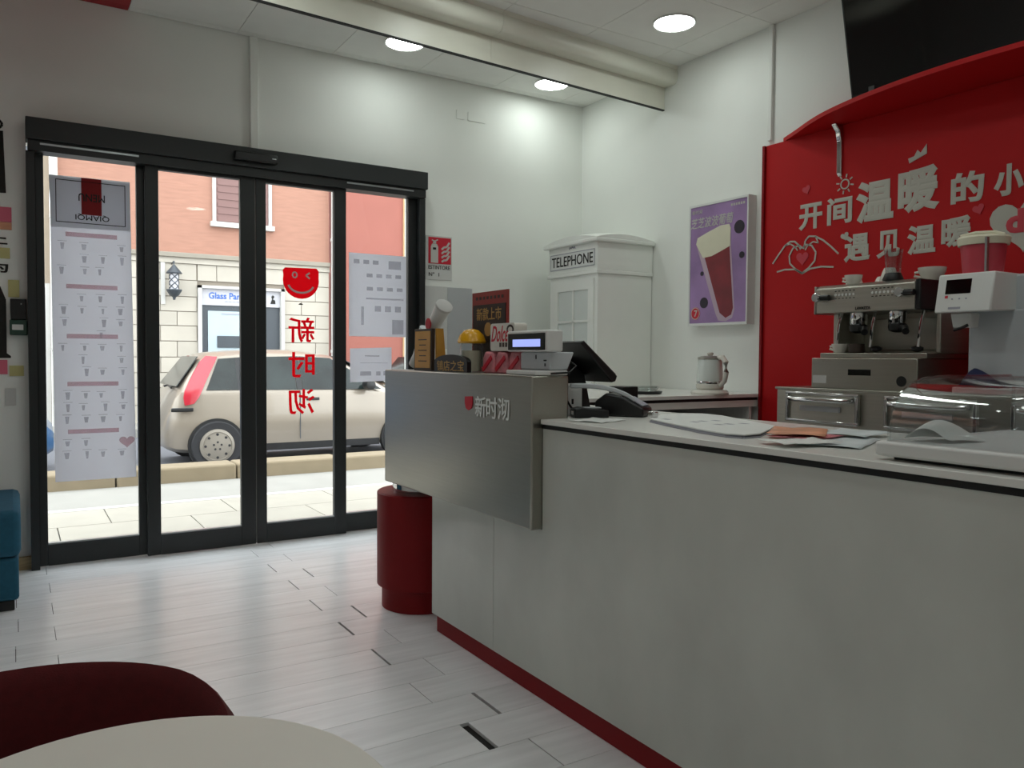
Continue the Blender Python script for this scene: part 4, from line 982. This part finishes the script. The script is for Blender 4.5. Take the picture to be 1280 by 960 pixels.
# building across the street
FY = 15.5
t = thing('brick_building', 'peach brick building with pale stone ground floor across the street', 'building', (3.0, FY, -.1))
P('upper_wall', t, 'brick_wall', (0.66, 5.36, FY, FY+.4, 2.98, 6.6))
P('joint_backing', t, 'stone_joint', (0.66, 2.872, FY+.02, FY+.4, -.1, 2.80), (4.46, 5.36, FY+.02, FY+.4, -.1, 2.80), (2.872, 4.46, FY+.02, FY+.4, 2.42, 2.80))
sc_ = P('string_course', t, 'stone_band', (0.66, 5.36, FY-.10, FY+.02, 2.90, 2.985), bevel=.01)
P('string_course', t, 'stone', (0.66, 5.36, FY-.04, FY+.02, 2.80, 2.90))
zr = [-.1, .24, .55, .82, 1.10, 1.39, 1.67, 1.93, 2.20, 2.50, 2.80]
for i in range(len(zr)-1):
    for (a, c) in ((0.66, 2.872), (4.46, 5.36), (2.872, 4.46)):
        if a == 2.872 and zr[i] < 2.45: continue
        x = a - (.28 if i % 2 else 0)
        while x < c-.02:
            x0_, x1_ = max(x, a), min(x+.62, c)
            if x1_-x0_ > .05: P('stone_block', t, 'stone', (x0_+.006, x1_-.006, FY-.004, FY+.02, zr[i]+.007, zr[i+1]-.007))
            x += .62
for (a, c, z0, z1) in ((3.20, 4.16, 3.60, 5.2), (0.85, 1.75, 4.75, 6.2)):
    f = P('window', t, 'shutter', (a, c, FY-.03, FY+.005, z0, z1))
    P('frame', f, 'white_trim', (a-.06, a, FY-.05, FY, z0-.06, z1+.06), (c, c+.06, FY-.05, FY, z0-.06, z1+.06), (a-.06, c+.06, FY-.05, FY, z1, z1+.06))
    P('sill', f, 'white_trim', (a-.10, c+.10, FY-.10, FY, z0-.09, z0))
    for s_ in range(12):
        zz = z0 + (z1-z0)*(s_+.5)/12; P('slat', f, 'shutter', (a+.03, c-.03, FY-.042, FY-.03, zz-.045, zz+.035))
sp = P('shopfront', t, 'white_trim', (2.872, 2.94, FY-.06, FY+.3, -.1, 2.42), (4.39, 4.46, FY-.06, FY+.3, -.1, 2.42), (2.872, 4.46, FY-.06, FY+.3, 2.37, 2.42))
P('fascia_sign', sp, 'sign_white', (2.94, 4.39, FY+.02, FY+.06, 2.065, 2.37))
obj('sign_lettering', text_b('Glass Parr', (3.385, FY+.015, 2.245), YR, YU, .62, .12, .004, fat=.015), 'ink_blue', sp)
g = B()
for i in range(4): g.box(3.36+.07*i, 3.41+.07*i, FY+.012, FY+.02, 2.135, 2.15)
obj('sign_subtitle', g, 'ink_grey', sp)
obj('sign_figure', B().prism([(4.20, 2.13), (4.30, 2.13), (4.29, 2.20), (4.25, 2.22), (4.28, 2.27), (4.25, 2.30), (4.22, 2.27), (4.235, 2.22)], FY+.012, FY+.02, 'Y'), 'ink_black', sp)
P('shop_window', sp, 'shop_dark', (2.94, 4.39, FY+.05, FY+.08, -.1, 2.065))
P('window_poster', sp, 'shop_poster', (3.06, 3.98, FY+.03, FY+.05, .35, 1.96))
P('poster_lines', sp, 'ink_grey', (3.30, 3.75, FY+.022, FY+.03, 1.90, 1.925))
P('dark_counter', sp, 'shop_dark', (3.22, 3.92, FY+.01, FY+.03, 1.28, 1.50))
P('door_mullion', sp, 'white_trim', (4.00, 4.06, FY+.0, FY+.05, -.1, 2.065))
# downpipes
for nm, x, lab in (('downpipe', 0.60, 'pale downpipe at the left end of the brick building'), ('downpipe', 5.42, 'pale downpipe at the right end of the brick building')):
    t = thing(nm, lab, 'pipe', (x, FY-.14, -.1), 'downpipes on the opposite facade')
    obj('pipe', B().cyl((x, FY-.14, -.1), .06, 6.2, n=14), 'white_trim', t, smooth=True)
    for zz in (1.2, 3.4, 5.6): obj('collar', B().cyl((x, FY-.14, zz), .075, .06, n=14), 'white_trim', t, smooth=True)
# barber lamp
t = thing('wall_lantern', 'dark wall lantern with lattice glass left of the shopfront', 'lantern', (2.44, FY-.25, 2.14))
lx, ly = 2.44, FY-.22
obj('top_cap', B().lathe([(.02, 2.74), (.05, 2.70), (.135, 2.60), (.13, 2.585)][::-1], (lx, ly, 0), n=18), 'shop_dark', t, smooth=True)
obj('bottom_cap', B().lathe([(.13, 2.305), (.135, 2.29), (.08, 2.20), (.03, 2.17), (.02, 2.12)], (lx, ly, 0), n=18), 'shop_dark', t, smooth=True)
obj('glass_tube', B().cyl((lx, ly, 2.305), .075, .28, n=18), 'sign_white', t, smooth=True)
g = B()
for s_ in (1, -1):
    for k0 in range(4):
        g.tube([(lx+.08*math.cos(s_*a_+k0*PI/2), ly+.08*math.sin(s_*a_+k0*PI/2), 2.305+.28*a_/(2*PI)*1.6) for a_ in [2*PI*i/16 for i in range(11)]], .008, 5)
obj('lattice', g, 'shop_dark', t, smooth=True)
obj('bracket', B().tube([(lx, FY, 2.78), (lx, ly, 2.80), (lx, ly, 2.735)], .015, 8), 'shop_dark', t, smooth=True)
P('wall_plate', t, 'white_trim', (lx-.19, lx-.12, FY-.03, FY, 2.05, 2.80))
# neighbours
t = thing('beige_building', 'beige plastered building at the far left of the street', 'building', (-6, FY, -.1))
P('wall', t, 'plaster_beige', (-14, 0.54, FY-.02, FY+.4, -.1, 6.2))
for (a, c, z0, z1, nm) in ((-.60, .46, -.1, 2.25, 'doorway'), (-3.2, -2.1, -.1, 2.25, 'doorway'), (-.70, .30, 3.6, 5.0, 'window'), (-3.2, -2.2, 3.6, 5.0, 'window')):
    f = P(nm, t, 'shop_dark', (a, c, FY-.035, FY-.02, z0, z1)); P('frame', f, 'white_trim', (a-.07, a, FY-.05, FY-.02, z0, z1+.07), (c, c+.07, FY-.05, FY-.02, z0, z1+.07), (a, c, FY-.05, FY-.02, z1, z1+.07))
t = thing('orange_building', 'orange plastered building at the right of the street', 'building', (9, FY, -.1))
P('wall', t, 'plaster_orange', (5.48, 16.0, FY-.02, FY+.4, -.1, 6.2))
P('corner_strip', t, 'plaster_yellow', (6.95, 7.75, FY-.06, FY-.02, -.1, 6.2))
for (a, c, z0, z1, nm) in ((8.4, 9.4, 3.6, 5.1, 'window'), (10.6, 11.6, 3.6, 5.1, 'window'), (8.4, 9.6, -.1, 2.3, 'doorway')):
    f = P(nm, t, 'shop_dark', (a, c, FY-.035, FY-.015, z0, z1)); P('frame', f, 'white_trim', (a-.07, a, FY-.05, FY-.015, z0, z1+.07), (c, c+.07, FY-.05, FY-.015, z0, z1+.07), (a, c, FY-.05, FY-.015, z1, z1+.07))

# ------------------------------------------------------------------ cars
def make_car(x0, y0, z0, paint, label, group='parked cars'):
    place(x0, y0, z0)
    t = thing('hatchback_car', label, 'car', (1.8, .8, 0), group)
    W = 1.62
    #      x     low  belt  top   edge-inset  end-inset
    st = [(0.00, .34, .56, .60, .10, .20), (0.035, .27, .66, .72, .08, .10), (0.10, .24, .84, .88, .09, .045), (0.17, .23, .92, .985, .12, .03),
          (0.28, .22, .93, 1.15, .17, .015), (0.40, .22, .93, 1.31, .22, .01), (0.52, .22, .93, 1.375, .24, .005), (0.80, .22, .93, 1.405, .24, 0), (1.20, .22, .925, 1.425, .24, 0),
          (1.60, .22, .92, 1.42, .24, 0), (2.00, .22, .915, 1.37, .24, 0), (2.20, .22, .91, 1.29, .23, 0), (2.50, .22, .90, 1.10, .18, .003), (2.80, .22, .86, .945, .12, .008),
          (3.05, .22, .82, .89, .13, .015), (3.35, .23, .74, .80, .16, .05), (3.55, .25, .62, .68, .18, .13), (3.66, .30, .50, .55, .2, .28)]
    def inset(z, q): return .025 + max(0, (z-q[2]))/max(.001, (q[3]-q[2]))*q[4]
    rows = []
    for q in st:
        x, lo, be, to, ei, en = q
        half = [(W/2, lo-.02), (.14+en, lo-.015), (.045+en, lo+.03), (.012+en, (lo+be)/2-.06), (0+en, (lo+be)/2+.04), (.012+en, be-.06), (.025+en, be), (.025+ei*.85+en, to-.05), (.025+ei+.10+en, to-.008), (W/2, to+.01)]
        ring = [(x, y, z) for y, z in half] + [(x, W-y, z) for y, z in half[-2:0:-1]]
        rows.append(ring)
    b = B().grid(rows, close=True); n = len(rows[0])
    b.f += [tuple(range(n)), tuple(len(b.v)-n+i for i in range(n-1, -1, -1))]
    obj('body', b, paint, t, smooth=True)
    def side(poly, out, name, m, far=False):
        def yof(z):
            u = (z-.93)/(1.36-.93); return .025 + max(0, u)*.205 - out
        vs_ = []
        for (x, z) in poly:
            y = yof(z); vs_.append((x, W-y if far else y, z))
        vs2 = [(v_[0], v_[1] + (-.03 if far else .03), v_[2]) for v_ in vs_]; n_ = len(poly)
        b_ = B().add(vs_+vs2, [tuple(range(n_)), tuple(range(2*n_-1, n_-1, -1))] + [(i, (i+1) % n_, n_+(i+1) % n_, n_+i) for i in range(n_)])
        return obj(name, b_, m, t)
    for far in (False, True):
        side([(.44, .945), (.80, .94), (.80, 1.325), (.61, 1.31)], .008, 'side_window', 'car_glass', far)
        side([(.87, .94), (1.50, .935), (1.50, 1.345), (.87, 1.33)], .008, 'side_window', 'car_glass', far)
        side([(1.58, .935), (2.62, .925), (2.46, 1.03), (2.15, 1.225), (1.98, 1.325), (1.58, 1.345)], .008, 'side_window', 'car_glass', far)
        side([(1.505, .935), (1.575, .935), (1.575, 1.345), (1.505, 1.345)], .010, 'door_pillar', 'black_plastic', far)
        side([(.80, .94), (.87, .94), (.87, 1.33), (.80, 1.325)], .009, 'door_pillar', 'black_plastic', far)
        lf = [(.20, .77), (.185, .86), (.20, .94), (.255, 1.04), (.33, 1.17), (.40, 1.28), (.47, 1.345)]
        rg = [(.30, .79), (.355, .86), (.39, .94), (.44, 1.04), (.50, 1.15), (.555, 1.25), (.60, 1.335)]
        rw_ = []
        for (xa, za), (xb, zb) in zip(lf, rg):
            row = []
            for u, o_ in ((0, -.02), (0, .012), (.35, .020), (.7, .020), (1, .012), (1, -.02)):
                x, z = xa+(xb-xa)*u, za+(zb-za)*u
                y = .025 + max(0, (z-.93)/.43)*.205 - o_
                row.append((x, W-y if far else y, z))
            rw_.append(row)
        obj('tail_light', B().grid(rw_), 'tail_red', t, smooth=True)
        yy0 = -.012 if not far else W-.02
        P('bumper_strip', t, 'black_plastic', (.05, .29, yy0, yy0+.032, .70, .745), bevel=.01)
        P('door_seam', t, 'shop_dark', (1.535, 1.545, -.001 if not far else W-.004, .006 if not far else W+.001, .33, .92))
        P('door_seam', t, 'shop_dark', (.83, .838, -.001 if not far else W-.004, .006 if not far else W+.001, .62, .92))
        P('door_handle', t, 'black_plastic', (1.62, 1.78, -.012 if not far else W-.01, .012 if not far else W+.012, .80, .835), bevel=.006)
        P('sill_trim', t, 'black_plastic', (.92, 2.60, .035 if not far else W-.08, .08 if not far else W-.035, .20, .285))
        mr = obj('mirror', B().lathe([(.02, -.10), (.06, -.09), (.075, 0), (.06, .08), (.02, .09)], (2.40, -.09 if not far else W+.09, .985), 'Y', 14), 'black_plastic', t, smooth=True)
        ya = -.004 if not far else W-.05
        for xw in (.55, 2.93):
            obj('wheel_arch', B().lathe([(.318, 0), (.318, .055)], (xw, ya, .295), 'Y', 32), 'rubber_black', t, smooth=True)
            s_ = -1 if not far else 1; y0_ = .02 if not far else W-.02
            wh = obj('wheel', B().lathe([(.20, s_*.0), (.275, s_*.012), (.29, s_*.0), (.29, -s_*.16), (.20, -s_*.18)], (xw, y0_ + s_*.03, .29), 'Y', 36), 'tyre', t, smooth=True)
            obj('hubcap', B().lathe([(.198, 0), (.195, s_*.014), (.165, s_*.022), (.16, s_*.012), (.07, s_*.022), (.01, s_*.024)], (xw, y0_+s_*.03, .29), 'Y', 36), 'hubcap', wh, smooth=True)
            g = B()
            for i in range(5):
                a = 2*PI*i/5+.3; g.lathe([(.013, 0), (.013, s_*.004)], (xw+.045*math.cos(a), y0_+s_*.051, .29+.045*math.sin(a)), 'Y', 8)
            for i in range(8):
                a = 2*PI*i/8; g.lathe([(.016, 0), (.016, s_*.003)], (xw+.135*math.cos(a), y0_+s_*.047, .29+.135*math.sin(a)), 'Y', 8)
            obj('hub_holes', g, 'tyre', wh)
    def cross(xz, half, name, m, out):
        vs_ = []
        for (x, z), yi in zip(xz, half): vs_ += [(x-out, yi, z), (x-out, W-yi, z)]
        b_ = B().add(vs_, [(0, 1, 3, 2)] if len(xz) == 2 else [(0, 1, 3, 2), (2, 3, 5, 4)])
        return obj(name, b_, m, t, solid=.01)
    rwn = cross([(.150, .985), (.405, 1.335)], [.19, .30], 'rear_window', 'car_glass', .012)
    cross([(2.80, .965), (2.12, 1.345)], [.20, .32], 'windscreen', 'car_glass', -.02)
    cross([(-.012, .62), (-.012, .50)], [.55, .55], 'number_plate', 'white_trim', .0)
    obj('rear_wiper', B().tube([(.11, .35, .965), (.13, .75, .985), (.10, .80, .97)], .012, 8), 'black_plastic', t, smooth=True)
    for yh in (.22, W-.22): obj('head_lamp', B().lathe([(.11, 0), (.09, .03), (.02, .045)], (3.52, yh, .60), 'X', 18), 'sign_white', t, smooth=True)
    setT(); return t
make_car(1.462, 9.74, -.21, 'car_paint', 'beige hatchback with tall red tail lights parked behind the middle glass doors')
make_car(-3.30, 9.74, -.21, 'car_blue', 'blue hatchback whose nose shows left of the menu sheet')
make_car(5.55, 12.1, -.21, 'car_white', 'white hatchback on the far side of the road right of the beige car')
S.view_layers[0].update()
